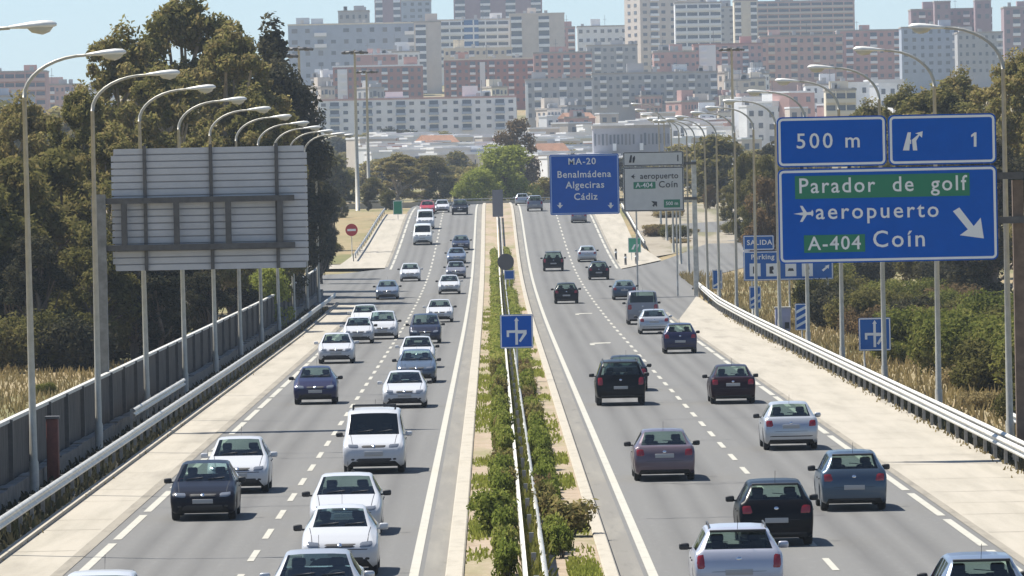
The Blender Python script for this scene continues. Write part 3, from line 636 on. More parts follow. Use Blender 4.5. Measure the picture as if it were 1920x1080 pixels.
ty('estate',4.45,nose+[(.5,.18,.80,.85,.86,.77),(1.05,.18,.90,.97,.865,.77),(1.8,.18,.92,1.40,.865,.61),(2.2,.18,.93,1.46,.865,.60),(3.7,.18,.95,1.45,.865,.595),(3.98,.18,.96,1.40,.86,.585),(4.28,.19,.98,1.04,.85,.72),(4.36,.22,.92,.97,.84,.74),(4.43,.25,.70,.75,.82,.72),(4.45,.32,.60,.64,.78,.68)],1.05,1.82,3.98,4.28,.78,3.45)
ty('mpv',4.3,nose+[(.4,.19,.86,.92,.87,.78),(.8,.19,.96,1.04,.875,.78),(1.75,.19,.98,1.56,.875,.65),(2.2,.19,.99,1.62,.875,.64),(3.6,.19,1.0,1.60,.875,.63),(3.88,.19,1.02,1.55,.87,.62),(4.12,.2,1.04,1.10,.86,.74),(4.2,.22,.95,1.0,.85,.76),(4.28,.26,.72,.77,.83,.74),(4.3,.33,.6,.64,.8,.7)],.8,1.77,3.88,4.12,.76,3.35)
ty('suv',4.5,[(0,.42,.62,.66,.72,.64),(.05,.34,.76,.80,.84,.72),(.16,.30,.86,.90,.90,.78),(.5,.28,.96,1.01,.92,.83),(1.1,.28,1.02,1.09,.925,.83),(1.75,.28,1.04,1.62,.925,.70),(2.1,.28,1.05,1.70,.925,.69),(3.8,.28,1.07,1.69,.925,.68),(4.12,.28,1.08,1.64,.92,.67),(4.34,.29,1.10,1.16,.91,.80),(4.40,.31,1.0,1.05,.90,.81),(4.48,.34,.8,.85,.88,.80),(4.5,.4,.65,.7,.84,.76)],1.1,1.77,4.12,4.34,.85,3.55,wr=.36)
ty('smallvan',4.3,[(0,.38,.56,.60,.70,.62),(.05,.27,.72,.76,.83,.70),(.16,.22,.84,.88,.875,.76),(.5,.2,.95,1.01,.885,.80),(.95,.2,1.05,1.13,.89,.80),(1.62,.2,1.07,1.74,.89,.73),(1.95,.2,1.08,1.84,.89,.74),(4.0,.2,1.10,1.84,.89,.74),(4.14,.2,1.12,1.80,.885,.735),(4.24,.22,1.14,1.2,.87,.80),(4.27,.25,.9,.96,.86,.80),(4.3,.32,.6,.66,.84,.76)],.95,1.64,4.14,4.24,.80,3.45,blind=True)
ty('van',4.9,[(0,.40,.60,.64,.78,.70),(.05,.30,.80,.84,.90,.76),(.16,.24,.98,1.02,.94,.82),(.5,.22,1.10,1.16,.95,.86),(.85,.22,1.18,1.26,.955,.86),(1.5,.22,1.20,1.92,.955,.80),(1.9,.22,1.22,2.02,.955,.81),(4.6,.22,1.24,2.02,.955,.81),(4.78,.22,1.24,1.98,.95,.80),(4.86,.25,1.24,1.34,.94,.88),(4.9,.34,.7,.8,.90,.84)],.85,1.52,4.78,4.86,.9,3.9,wr=.34)
def stations(T):
    ks=T['keys']; ys=[]
    for a,b in zip(ks,ks[1:]):
        n=max(1,math.ceil((b[0]-a[0])/.13))
        for i in range(n): ys.append(a[0]+(b[0]-a[0])*i/n)
    ys.append(ks[-1][0]); out=[]
    for y in ys:
        i=min(max([j for j in range(len(ks)) if ks[j][0]<=y+1e-6]),len(ks)-2); a,b=ks[i],ks[i+1]; t=(y-a[0])/(b[0]-a[0]); out.append([y]+[a[j]+(b[j]-a[j])*t for j in range(1,6)])
    return out
def car_meshes(n):
    T=TY[n]; st=stations(T); L=T['L']; wr=T.get('wr',.31); sec=[]
    for (y,zb,zh,zt,w,r) in st:
        def arch(x):
            z=zb
            for yw in (T['fw'],T['rw']):
                d=abs(y-yw); ra=wr+.075
                if d<ra: z=max(z,wr+math.sqrt(ra*ra-d*d)*.98)
            return z
        za=arch(0); E_=zh+(zt-zh)*.90; bl=.955*w
        p=[(0,zb),(.55*w,zb),(.86*w,max(zb,za-.03)),(.965*w,max(zb+.05,za)),(.99*w,max(zb+(zh-zb)*.38,za+.01)),(w,max(zb+(zh-zb)*.62,za+.02)),(.99*w,zb+(zh-zb)*.86),(bl,zh)]
        p+= [(bl+(r-bl)*.10,zh+(E_-zh)*.10),(bl+(r-bl)*.90,zh+(E_-zh)*.90),(r,E_),(.90*r,zt-(zt-E_)*.42),(.5*r,zt-(zt-E_)*.06),(0,zt)]
        sec.append([(x,y-L/2,z) for x,z in p])
    nc=len(sec[0]); V=[]; 
    for s in sec: V+= s+[(-x,y,z) for x,y,z in s[1:-1]][::-1]
    m=2*nc-2
    body=MB(); gl={'windscreen':MB(),'rear_window':MB(),'side_window':MB()}; F=[]; 
    body.add(V,[]); sideL=[]; sideR=[]; fr=[]; rr=[]
    for i in range(len(sec)-1):
        yc=(st[i][0]+st[i+1][0])/2
        for k in range(m):
            k2=(k+1)%m; f=(i*m+k,(i+1)*m+k,(i+1)*m+k2,i*m+k2); F.append(f)
            c=k if k<nc-1 else m-1-k    # column index mirrored
            g=None
            if c in (11,12):
                if T['cowl']<yc<T['rf']-.02: g='f'
                if T['rr']<yc<T['rb']: g='r'
                if T.get('blind') and g=='r': g=None
            if c==8 and T['cowl']+.42<yc<(T['rr']-.12 if not T.get('blind') else T['cowl']+1.3) and abs(yc-(T['cowl']+1.42))>.05 and abs(yc-(T['rr']-.55))>.04: g='s'
            if g=='f': fr.append(f)
            elif g=='r': rr.append(f)
            elif g=='s': (sideR if k<nc-1 else sideL).append(f)
            else: body.f.append(list(f)); body.m.append(1 if c<=1 else 0); body.s.append(True)
    for i,rev in ((0,False),(len(sec)-1,True)):
        for c in range(nc-1):
            a=i*m+c; b=i*m+c+1; a2=i*m+(m-c)%m; b2=i*m+(m-c-1)%m
            f=[x for q,x in enumerate([a,b,b2,a2]) if x not in [a,b,b2,a2][:q]]
            if rev: f=f[::-1]
            body.f.append(f); body.m.append(0); body.s.append(True); F.append(tuple(f))
    def sub(fs,nm):
        if not fs: return None
        ids=sorted({v for f in fs for v in f}); mp={v:j for j,v in enumerate(ids)}
        mb=MB(); mb.add([V[v] for v in ids],[[mp[v] for v in f] for f in fs],0,True); return mb.mesh(nm,M['glass'])
    bvh=BVHTree.FromPolygons([Vector(v) for v in V],[list(f) for f in F])
    parts={}
    def patch(nm,corners,dirn,mats,off=.012,nx=6,nz=4,sup=0,mi=0):
        """corners (x,z): bl,br,tr,tl; cast from front (-1) or rear (+1)"""
        vs=[]; N=lambda a,b,t:a+(b-a)*t
        for j in range(nz+1):
            for i in range(nx+1):
                u,v=i/nx,j/nz
                if sup:
                    a,b=2*u-1,2*v-1; uu=a*math.sqrt(max(0,1-b*b*sup)); vv=b*math.sqrt(max(0,1-a*a*sup)); u,v=(uu+1)/2,(vv+1)/2
                x=N(N(corners[0][0],corners[1][0],u),N(corners[3][0],corners[2][0],u),v); z=N(N(corners[0][1],corners[1][1],u),N(corners[3][1],corners[2][1],u),v)
                h=bvh.ray_cast(Vector((x,dirn*6,z)),Vector((0,-dirn,0)))[0]
                if h is None: h=bvh.find_nearest(Vector((x,dirn*L/2,z)))[0]
                edge=i in (0,nx) or j in (0,nz)
                vs.append((x,h.y+dirn*(off if not edge else -.006),z))
        fs=[(j*(nx+1)+i,j*(nx+1)+i+1,(j+1)*(nx+1)+i+1,(j+1)*(nx+1)+i) for j in range(nz) for i in range(nx)]
        if dirn>0: fs=[f[::-1] for f in fs]
        mb=MB()
        if nm=='number_plate':
            yy=min(q[1]*-dirn for q in vs)*-dirn+dirn*.004; xs_=[q[0] for q in vs]; zs_=[q[2] for q in vs]
            mb.bbox(min(xs_),max(xs_),min(yy,yy-dirn*.05),max(yy,yy-dirn*.05),min(zs_),max(zs_),.006); return (nm,mb.mesh(nm,mats))
        mb.add(vs,fs,0,True); return (nm,mb.mesh(nm,mats))
    W=max(k[4] for k in T['keys']); k2=T['keys'][2]; zh=k2[2]; hl=zh-.62 if n in('suv','van','smallvan') else 0
    out=[]
    tall=n in('suv','van','smallvan'); dz=zh-.68
    for s in (1,-1):
        c=[(.40*s,.585+dz),(.71*s,.60+dz),(.75*s,.755+dz),(.43*s,.725+dz)]
        if s<0: c=[c[1],c[0],c[3],c[2]]
        out.append(patch('headlight',c,-1,M['head'],.015,6,4,.25))
        c=[(.52*s,.33+dz*.4),(.66*s,.33+dz*.4),(.66*s,.41+dz*.4),(.52*s,.41+dz*.4)]
        if s<0: c=[c[1],c[0],c[3],c[2]]
        out.append(patch('fog_lamp',c,-1,M['trim'],.008,3,3,.4))
    out.append(patch('grille',[(-.36,.585+dz),(.36,.585+dz),(.40,.70+dz),(-.40,.70+dz)],-1,M['trim'],.008,8,3,.1))
    out.append(patch('intake',[(-.62,.24+dz*.3),(.62,.24+dz*.3),(.56,.43+dz*.4),(-.56,.43+dz*.4)],-1,M['trim'],.007,8,3,.1))
    out.append(patch('number_plate',[(-.26,.44+dz*.6),(.26,.44+dz*.6),(.26,.55+dz*.7),(-.26,.55+dz*.7)],-1,M['plate'],.022,4,2))
    out.append(patch('bumper_strip',[(-.72,.545+dz*.8),(.72,.545+dz*.8),(.72,.585+dz*.9),(-.72,.585+dz*.9)],-1,M['trim'],.006,10,2))
    # rear
    kb=[k for k in T['keys'] if k[0]>=T['rb']-.01][0]; zb_=kb[2]
    vert=n in('estate','suv','smallvan','van','mpv')
    for s in (1,-1):
        if n=='hatch' : c=[(.50*s,.72),(.80*s,.72),(.79*s,.93),(.56*s,.93)]
        elif n=='sedan': c=[(.52*s,.70),(.82*s,.70),(.82*s,.92),(.56*s,.92)]
        elif n=='round': c=[(.56*s,.66),(.78*s,.66),(.78*s,.90),(.60*s,.90)]
        else: c=[(.62*s,.64+(zb_-.98)),(.835*s*W/.865,.64+(zb_-.98)),(.82*s*W/.865,.98+(zb_-.98)),(.66*s,.98+(zb_-.98))]
        if s<0: c=[c[1],c[0],c[3],c[2]]
        out.append(patch('tail_light',c,1,M['tail'],.012,4,5,.12))
    out.append(patch('number_plate',[(-.26,.52+(zb_-.96)*.8),(.26,.52+(zb_-.96)*.8),(.26,.63+(zb_-.96)*.8),(-.26,.63+(zb_-.96)*.8)] if n!='sedan' else [(-.26,.66),(.26,.66),(.26,.77),(-.26,.77)],1,M['plate'],.02,4,2))
    out.append(patch('bumper_strip',[(-.74,.40+dz*.7),(.74,.40+dz*.7),(.74,.455+dz*.7),(-.74,.455+dz*.7)],1,M['trim'],.006,10,2))
    out.append(patch('rear_apron',[(-.62,.25+dz*.5),(.62,.25+dz*.5),(.62,.34+dz*.5),(-.62,.34+dz*.5)],1,M['trim'],.006,8,2))
    out.append(patch('boot_seam',[(-.60,.575+(zb_-.96)*.9),(.60,.575+(zb_-.96)*.9),(.60,.592+(zb_-.96)*.9),(-.60,.592+(zb_-.96)*.9)],1,M['trim'],.006,8,2))
    out.append(patch('badge',[(-.06,.80+(zb_-.96)),(.06,.80+(zb_-.96)),(.06,.88+(zb_-.96)),(-.06,.88+(zb_-.96))],1,M['chrome'],.012,4,4,.5))
    out.append(patch('badge',[(-.055,.61+dz),(.055,.61+dz),(.055,.70+dz),(-.055,.70+dz)],-1,M['chrome'],.022,4,4,.5))
    if T.get('blind'):
        for s in (1,-1): out.append(patch('rear_window',[(.08*s,1.22),(.6*s,1.22),(.58*s,1.68),(.08*s,1.68)] if s>0 else [(-.6,1.22),(-.08,1.22),(-.08,1.68),(-.58,1.68)],1,M['trim'],.006,4,4))
    # interior
    it=MB(); y0=T['cowl']-L/2; cw=.80*W
    it.box(-cw*.95,cw*.95,y0+.15,T['rr']-L/2-.05,.42,.46)
    beltc=[s for s in st if s[0]>=T['cowl']][0][2]; belt=beltc
    it.bbox(-cw*.9,cw*.9,y0+.12,y0+.5,belt-.35,belt-.01,.06)
    sb=belt-.38
    for xx in (-.36,.36):
        it.bbox(xx-.24,xx+.24,y0+1.0,y0+1.5,sb-.1,sb+.06,.05); it.bbox(xx-.23,xx+.23,y0+1.42,y0+1.58,sb,sb+.56,.06); it.bbox(xx-.13,xx+.13,y0+1.48,y0+1.58,sb+.58,sb+.74,.04)
    if n not in('van','smallvan'):
        yr=T['rr']-L/2-.55; it.bbox(-.62,.62,yr,yr+.16,sb-.1,sb+.50,.06)
        for xx in (-.38,.38): it.bbox(xx-.12,xx+.12,yr+.04,yr+.13,sb+.50,sb+.64,.03)
        it.box(-cw*.9,cw*.9,yr+.12,T['rb']-L/2-.12,belt-.06,belt-.03)
    else: it.box(-.7,.7,y0+1.75,y0+1.8,.5,1.7)
    it.tube([(.36+.18*math.cos(a),y0+.62+.05*math.sin(a),belt-.02+.17*math.sin(a)) for a in [2*math.pi*k/14 for k in range(15)]],.016,6)
    out.append(('interior',it.mesh('interior',M['int'])))
    if n in('hatch','estate','suv','mpv','smallvan'):
        kr=[k for k in T['keys'] if abs(k[0]-T['rr'])<.02][0]; sp=MB(); ys_=T['rr']-L/2
        sp.bbox(-kr[5]*.92,kr[5]*.92,ys_-.06,ys_+.09,kr[3]-.035,kr[3]+.012,.012); out.append(('spoiler',sp.mesh('spoiler',M['trim'])))
    # mirrors
    for s in (1,-1):
        mr=MB(); ym=y0+.52; x=W+.10
        mr.bbox(s*x-.10,s*x+.10,ym-.05,ym+.06,belt+.0,belt+.14,.04); mr.box(min(s*(W-.08),s*(x-.08)),max(s*(W-.08),s*(x-.08)),ym-.02,ym+.03,belt+.01,belt+.05)
        out.append(('mirror',mr.mesh('mirror',M['trim'] if n in('hatch','smallvan','suv','round') else [M['trim']])))
    for s in (1,-1):
        for yy in (T['cowl']+1.25,T['cowl']+2.15):
            if yy<T['rr']-.2:
                h=bvh.ray_cast(Vector((s*3,yy-L/2,belt-.12)),Vector((-s,0,0)))[0]
                if h: hm=MB(); hm.bbox(h.x-.02,h.x+.02,yy-L/2-.09,yy-L/2+.09,belt-.135,belt-.105,.008); out.append(('door_handle',hm.mesh('door_handle',M['trim'])))
    an=MB(); zr=max(k[3] for k in T['keys']); an.tube([(0,T['rr']-L/2-.1,zr-.06),(0,T['rr']-L/2+.12,zr+.22)],.005,5); out.append(('antenna',an.mesh('antenna',M['trim'])))
    if n in('estate','suv'):
        for s in (1,-1): rl=MB(); x=s*(TY[n]['keys'][6][5]-.06); rl.tube([(x,T['rf']-L/2+.35,zr-.08),(x,T['rf']-L/2+.5,zr+.035),(x,T['rr']-L/2-.45,zr+.03),(x,T['rr']-L/2-.2,zr-.08)],.02,6); out.append(('roof_rail',rl.mesh('roof_rail',M['trim'])))
    if n=='smallvan':
        rk=MB()
        for yy in (2.1,2.9): rk.box(-.62,.62,yy-L/2-.03,yy-L/2+.03,1.92,1.96); rk.box(-.62,-.58,yy-L/2-.03,yy-L/2+.03,1.78,1.94); rk.box(.58,.62,yy-L/2-.03,yy-L/2+.03,1.78,1.94)
        out.append(('roof_rack',rk.mesh('roof_rack',M['trim'])))
    wp=MB()
    for xx in (-.45,.1):
        a=bvh.ray_cast(Vector((xx,T['cowl']-L/2+.06,4)),Vector((0,0,-1)))[0]; b=bvh.ray_cast(Vector((xx+.42,T['cowl']-L/2+.12,4)),Vector((0,0,-1)))[0]
        wp.tube([a+Vector((0,0,.015)),b+Vector((0,0,.02))],.010,5)
    for s in (1,-1):
        bs_=MB()
        pts=[bvh.ray_cast(Vector((s*(.60+.06*k/6),.17-L/2+(T['cowl']-.2)*k/6,4)),Vector((0,0,-1)))[0] for k in range(7)]
        bs_.tube([p+Vector((0,0,.001)) for p in pts if p],.009,5)
        out.append(('bonnet_seam',bs_.mesh('bonnet_seam',M['trim'])))
    out.append(('wiper',wp.mesh('wiper',M['trim'])))
    return dict(body=body.mesh('body',[CP['white'],M['under']]),glass=[('windscreen',sub(fr,'windscreen')),('rear_window',sub(rr,'rear_window')),('side_window',sub(sideL,'side_window')),('side_window',sub(sideR,'side_window'))],parts=out,T=T,W=W,wr=wr)
def wheel_meshes(r):
    ty_=MB().lathe_x([(-.08,r*.62),(-.095,r*.66),(-.10,r*.88),(-.085,r*.97),(-.05,r),(.05,r),(.085,r*.97),(.10,r*.88),(.095,r*.66),(.08,r*.62)],24,0)
    rm=MB().lathe_x([(.07,r*.64),(.09,r*.62),(.075,r*.56),(.03,r*.54)],24,0).lathe_x([(.055,r*.22),(.06,0.001)],12,0)
    for k in range(6):
        a=2*math.pi*k/6; Mx=Matrix.Rotation(a,4,'X'); rm.box(.03,.06,-r*.085,r*.085,r*.08,r*.58,0,Mx)
    rm.lathe_x([(.0,r*.6),(.0,.001)],16,0)
    return ty_.mesh('tyre',M['tyre']),rm.mesh('rim',M['rim'])
WM={r:wheel_meshes(r) for r in (.31,.34,.36)}
CM={}; used={}
def car(typ,colr,X,Y,label,cat='car',rev=False,group=None,name=None,k=1.0):
    """rev: driving away from the camera. Y is its near end"""
    if typ not in CM: CM[typ]=car_meshes(typ)
    c=CM[typ]; T=c['T']; L=T['L']; Yc=Y+L/2*k
    t=thing(name or {'van':'van','smallvan':'van','suv':'suv'}.get(typ,'parked_car' if 0 else 'car'),label,cat,(X,Yc,gz(Yc)+.004),math.pi if rev else 0,group)
    sl=(gz(Yc+2)-gz(Yc-2))/4; t.rotation_euler.x=math.atan(sl)*(-1 if rev else 1); t.scale=(k*rnd.uniform(.975,1.02),k*rnd.uniform(.95,1.04),k*rnd.uniform(.965,1.03))
    b=link('body',c['body'],t); b.material_slots[0].link='OBJECT'; b.material_slots[0].material=CP[colr]
    for nm,me in c['glass']:
        if me: link(nm,me,t)
    for nm,me in c['parts']:
        o=link(nm,me,t)
        if nm=='mirror' and colr in('white','offwhite','silver','lilac') and rnd.random()<.5: o.material_slots[0].link='OBJECT'; o.material_slots[0].material=CP[colr]
        if nm=='bumper_strip' and (colr in('black','dark','navy') or rnd.random()<.5): o.material_slots[0].link='OBJECT'; o.material_slots[0].material=CP[colr]
    tm,rm=WM[c['wr']]
    for s in (1,-1):
        for yy in (T['fw'],T['rw']):
            wh=link('wheel',None,t,(s*(c['W']-.13),yy-L/2,c['wr'])); wh.rotation_euler.z=0 if s>0 else math.pi; wh.empty_display_size=.1
            link('tyre',tm,wh); link('rim',rm,wh)
    return t
gA='cars coming towards the camera on the left carriageway'; gB='cars driving away on the right carriageway'
FR=[('hatch','dark',-8.05,166.0,'dark navy hatchback in the outer left lane, in front of a white hatchback'),
('hatch','white',-7.75,180.8,'white hatchback directly behind the dark navy hatchback in the outer left lane'),
('smallvan','white',-4.25,192,'tall white van with black windscreen and roof rack coming down the inner left lane'),
('hatch','white',-4.3,157.2,'white hatchback directly in front of the tall white van, behind another white car'),
('round','white',-4.05,140.2,'white rounded hatchback just behind the grey saloon cut by the bottom edge'),
('sedan','silver',-4.1,122.6,'silver grey saloon cut off by the bottom edge in the inner left lane'),
('hatch','white',-7.75,115.8,'white car with only a strip of roof showing at the bottom left corner'),
('round','indigo',-7.67,257.3,'rounded dark navy hatchback alone in the outer left lane'),
('sedan','white',-4.13,250.6,'white saloon just behind the tall white van in the inner left lane'),
('sedan','bluegrey',-4.06,283.7,'dark blue grey saloon between two white cars in the inner left lane'),
('hatch','white',-4.3,308,'white car tucked close behind the dark blue grey saloon'),
('mpv','navy',-4.43,358.4,'dark navy people carrier behind a white car in the inner left lane'),
('hatch','white',-4.08,413.4,'white hatchback behind the dark navy people carrier'),
('sedan','white',-8.32,319.5,'white saloon in the outer left lane behind the rounded dark navy hatchback'),
('hatch','white',-8.1,361.6,'white hatchback in the outer left lane beside a taller white people carrier'),
('mpv','white',-6.94,371,'tall white people carrier straddling the dashed line of the left carriageway'),
('hatch','offwhite',-8.5,401,'white car mostly hidden behind two white cars near the side road'),
('sedan','silverblue',-8.5,487.5,'silver blue car passing the mouth of the left side road'),
('sedan','white',-4.03,501,'white saloon in the inner left lane in front of a dark silver car'),
('hatch','grey',-3.8,552.6,'grey car second behind the white saloon on the far left slope'),
('sedan','silverblue',-3.98,597.7,'silver blue car behind the grey car on the far left slope'),
('sedan','navy',-3.72,633,'dark navy saloon high on the left slope, behind the silver blue car'),
('hatch','white',-7.53,546.7,'lone white hatchback in the far outer left lane beyond the side road'),
('van','offwhite',-7.52,649,'pale delivery van high on the outer left slope with another van behind'),
('van','white',-7.65,691,'second white van close behind the pale delivery van near the crest'),
('hatch','red',-7.9,742,'red car peeping over the crest behind the two vans'),
('hatch','white',-6.3,748,'white car on the crest between the red car and the dark car'),
('suv','dark',-4.25,736,'dark off roader alone at the crest of the inner left lane')]
for ty_,co,X,Y,l in FR: car(ty_,co,X,Y,l,'van' if 'van' in ty_ else 'car',False,gA)
RE=[('estate','lilac',3.95,129.0,'silver lilac estate with tall red tail lamps at the bottom edge'),
('hatch','silverblue',7.85,117.6,'blue grey car cut off by the bottom right edge'),
('hatch','black',5.51,148.6,'black hatchback crossing the dashed line ahead of the silver lilac estate'),
('hatch','steel',8.09,164.2,'steel blue hatchback in the outer right lane beside the black hatchback'),
('sedan','mauve',3.91,183.2,'mauve brown saloon in the inner right lane'),
('sedan','silver',8.28,203,'silver saloon with red tail lamps in the outer right lane'),
('suv','black',3.97,248.6,'black off roader in the inner right lane'),
('sedan','dark',4.55,266,'dark saloon half hidden ahead of the black off roader'),
('sedan','maroon',8.14,248,'near black maroon saloon in the outer right lane ahead of the silver one'),
('hatch','indigo',8.37,325.7,'deep blue hatchback in the outer right lane behind a silver car'),
('sedan','silver',8.2,370.6,'silver saloon between the deep blue hatchback and a grey van'),
('van','grey',8.14,396,'grey van in the outer right lane near the exit'),
('sedan','steel',8.55,471,'blue saloon just ahead of the grey van at the exit'),
('hatch','black',4.34,462.3,'black hatchback in the inner right lane, the nearer of two lone black cars'),
('hatch','dark',7.85,539.4,'dark hatchback in the outer lane below a far silver car'),
('suv','black',4.46,570,'black off roader alone in the far inner right lane'),
('sedan','silver',7.72,595,'far silver car in the outer right lane near the exit nose'),
('sedan','grey',8.43,701,'grey car half hidden under the blue destination sign'),
('suv','grey',4.1,745,'grey off roader at the crest beside the blue destination sign'),
('hatch','silver',2.9,792,'pale car just visible beyond the right crest')]
for ty_,co,X,Y,l in RE: car(ty_,co,X,Y,l,'van' if 'van' in ty_ else 'car',True,gB)
# ------------------------------------------------------------------ vegetation
def leaf_cloud(clumps, n, size, seed, aspect=2.0, up=.35):
    """clumps: (cx,cy,cz,rx,ry,rz); n leaf-clump faces scattered through them"""
    g=np.random.default_rng(seed); c=np.array(clumps); vol=(c[:,3]*c[:,4]*c[:,5])**.7; idx=g.choice(len(c),n,p=vol/vol.sum())
    d=g.normal(size=(n,3)); d/=np.linalg.norm(d,axis=1)[:,None]; rad=g.random(n)**.38*(1+.10*g.normal(size=n))
    p=c[idx,:3]+d*rad[:,None]*c[idx,3:]
    nr=d+g.normal(size=(n,3))*.75+np.array([0,0,up]); nr/=np.linalg.norm(nr,axis=1)[:,None]
    a=np.cross(nr,g.normal(size=(n,3))); a/=np.linalg.norm(a,axis=1)[:,None]; b=np.cross(nr,a)
    s=size*(.6+.8*g.random(n))[:,None]; a=a*s*.5; b=b*s*.5/aspect; k=(g.random(n)*.5-.25)[:,None]
    v=np.stack([p-a,p+a*k-b,p+a,p-a*k+b],1).reshape(-1,3)
    return v
def leaf_mesh(name, v, m):
    n=len(v)//4; me=bpy.data.meshes.new(name); me.vertices.add(4*n); me.loops.add(4*n); me.polygons.add(n)
    me.vertices.foreach_set('co',v.astype(np.float32).ravel()); me.loops.foreach_set('vertex_index',np.arange(4*n,dtype=np.int32))
    me.polygons.foreach_set('loop_start',np.arange(0,4*n,4,dtype=np.int32)); me.materials.append(m); me.update(calc_edges=True); me.validate(); return me
def tree_proto(H, spread, nclump, n, size, seed, m, bark, base=.25, shape='dome', clr=.2, bare=0):
    """returns trunk mesh and crown mesh, height H"""
    g=random.Random(seed); cl=[]; limbs=[]
    for i in range(nclump):
        t=g.random()**.8; z=H*(base+(.93-base)*t)
        if shape=='dome': rr=spread*math.sqrt(max(.05,1-(max(0,(t-.25))/.78)**2))*(.65+.35*min(1,t*3))
        elif shape=='cone': rr=spread*(1.02-t)
        else: rr=spread*(.55+.45*math.sin(math.pi*min(1,t*1.1)))
        a=g.random()*6.283; q=math.sqrt(g.random())*rr*.85; r=spread*clr*(.7+.7*g.random())*(1 if shape!='cone' else (.5+.7*(1-t)))
        cl.append((q*math.cos(a),q*math.sin(a),z,r*1.15,r*1.15,r*(.75+.35*g.random()))); limbs.append((q*math.cos(a)*.9,q*math.sin(a)*.9,z))
    cl.append((0,0,H*.9,spread*.22,spread*.22,H*.1))
    tr=MB(); lean=[(g.uniform(-.3,.3)*k,g.uniform(-.3,.3)*k,H*.85*k/5) for k in range(6)]; lean[0]=(0,0,-.6)
    tr.tube(lean,[.024*H*(1-.16*k) for k in range(6)],8)
    for (x,y,z) in limbs[:26]:
        k=g.uniform(.3,.8)*z/H; k=min(.8,max(.12,k)); b0=Vector((0,0,H*k)); e=Vector((x,y,z)); mid=b0.lerp(e,.5)+Vector((0,0,-.03*H)); tr.tube([b0,mid,e],[.010*H,.007*H,.003*H],6)
    return tr.mesh('trunk',bark), leaf_mesh('crown',leaf_cloud(cl,n,size,seed),m)
PT={}
PT['euc']=[tree_proto(20,5.9,125,30000,.37,11+i,M['leaf_euc'],M['palebark'],.14,'dome',.108) for i in range(3)]
PT['olive']=[tree_proto(12,5.2,80,20000,.36,31+i,M['leaf_olive'],M['wood'],.06,'dome',.155) for i in range(2)]
PT['dark']=[tree_proto(16,3.6,46,18000,.36,51+i,M['leaf_dark'],M['wood'],.12,'tall',.26) for i in range(2)]
PT['pine']=[tree_proto(19,3.4,50,15000,.36,61,M['leaf_dark'],M['wood'],.12,'cone',.28)]
PT['brown']=[tree_proto(12,4.6,34,8000,.5,71,M['leaf_brown'],M['wood'],.12,'dome',.24)]
PT['bright']=[tree_proto(8,4.6,34,8000,.42,81,M['leaf_bright'],M['wood'],.05,'dome',.26)]
PT['far']=[tree_proto(9,4.2,26,2600,.8,91+i,mm,M['wood'],.08,'dome',.28) for i,mm in enumerate((M['leaf_euc'],M['leaf_dark'],M['leaf_olive']))]
TB={}; cnt={}
def tree(kind,var,X,Y,H,label,group=None,zb=None,wide=1.0,cat='tree'):
    pr=PT[kind][var%len(PT[kind])]; base=dict(euc=20,olive=12,dark=16,pine=19,brown=12,bright=8,far=9)[kind]; k=H/base
    nm={'euc':'eucalyptus_tree','pine':'pine_tree','far':'distant_tree'}.get(kind,'broadleaf_tree')
    t=thing(nm,label,cat,(X,Y,(terrain(X,Y) if zb is None else zb)-.1),rnd.random()*6.28,group); t.scale=(k*wide,k*wide,k)
    link('trunk',pr[0],t); link('crown',pr[1],t); return t
def treepx(kind,var,px,ptop,Y,label,group=None,wide=1.0):
    X,Z=atY(px,ptop,Y); zb=terrain(X,Y); return tree(kind,var,X,Y,max(2.5,Z-zb),label,group,zb,wide)
gT='tall trees massed behind the left noise barrier'
LT=[('euc',0,40,165,392,'tall brown green tree at the far left edge under the open sky',.9),('euc',1,155,150,372,'tall tree just left of the second left street lamp pole, lower than its right neighbour',.8),
('euc',2,232,32,430,'tall eucalyptus with a lone pointed top left of the highest tree',.85),('euc',0,350,-35,468,'highest eucalyptus of the left mass, its top cut by the frame',1.0),
('euc',1,430,40,450,'broad eucalyptus top between the highest tree and the dark pine',.95),('euc',2,300,110,415,'tree below and left of the highest eucalyptus, behind the slatted sign',1.0),
('pine',0,508,18,500,'dark pointed pine at the right end of the left tree mass',1.15),('dark',0,548,150,520,'dark rounded tree overhanging the row of left lamp heads',.85),('dark',1,520,100,480,'dark tree filling in below the pointed pine',.95),
('euc',0,470,150,420,'brown green tree behind the upper right of the slatted sign',.9),('dark',1,600,330,545,'black green narrow tree beside the right edge of the slatted sign',.6),('dark',0,588,280,560,'dark tree just beyond the right end of the slatted sign',.8),
('olive',0,115,280,350,'olive green tree crown behind the nearest left lamp pole',1.15),('olive',1,25,290,342,'olive green tree at the left edge above the dry grass',1.1),('euc',1,205,230,360,'tree between the second lamp pole and the slatted sign top',.95),
('dark',1,250,360,345,'dark tree behind the sign column',1.3),('olive',0,170,420,330,'low olive tree left of the sign column',1.0),('dark',0,70,430,328,'dark low tree behind the dry grass strip',1.1),('dark',1,335,380,365,'dark tree behind the lower half of the slatted sign',1.4),
('dark',0,430,400,400,'dark tree under the lower right part of the slatted sign',1.4),('euc',2,390,230,398,'brown tree behind the middle of the slatted sign',1.0),('dark',1,520,380,450,'dark tree under the right end of the slatted sign',1.2),('olive',1,-40,330,335,'olive tree only half inside the left frame edge',1.1),
('dark',0,20,470,332,'dark low shrubby tree at the left edge beside the dry grass',1.2),('dark',1,300,480,330,'dark low tree seen between the lamp poles under the sign',1.3),('dark',0,390,500,352,'dark low tree under the middle of the sign',1.2)]
for k,v,px,pt,Y,l,wd in LT: treepx(k,v,px,pt,Y,l,gT,wd)
treepx('bright',0,502,498,405,'bright yellow green bush under the right half of the slatted sign',None,.75)
gM='trees beyond the far road crest'
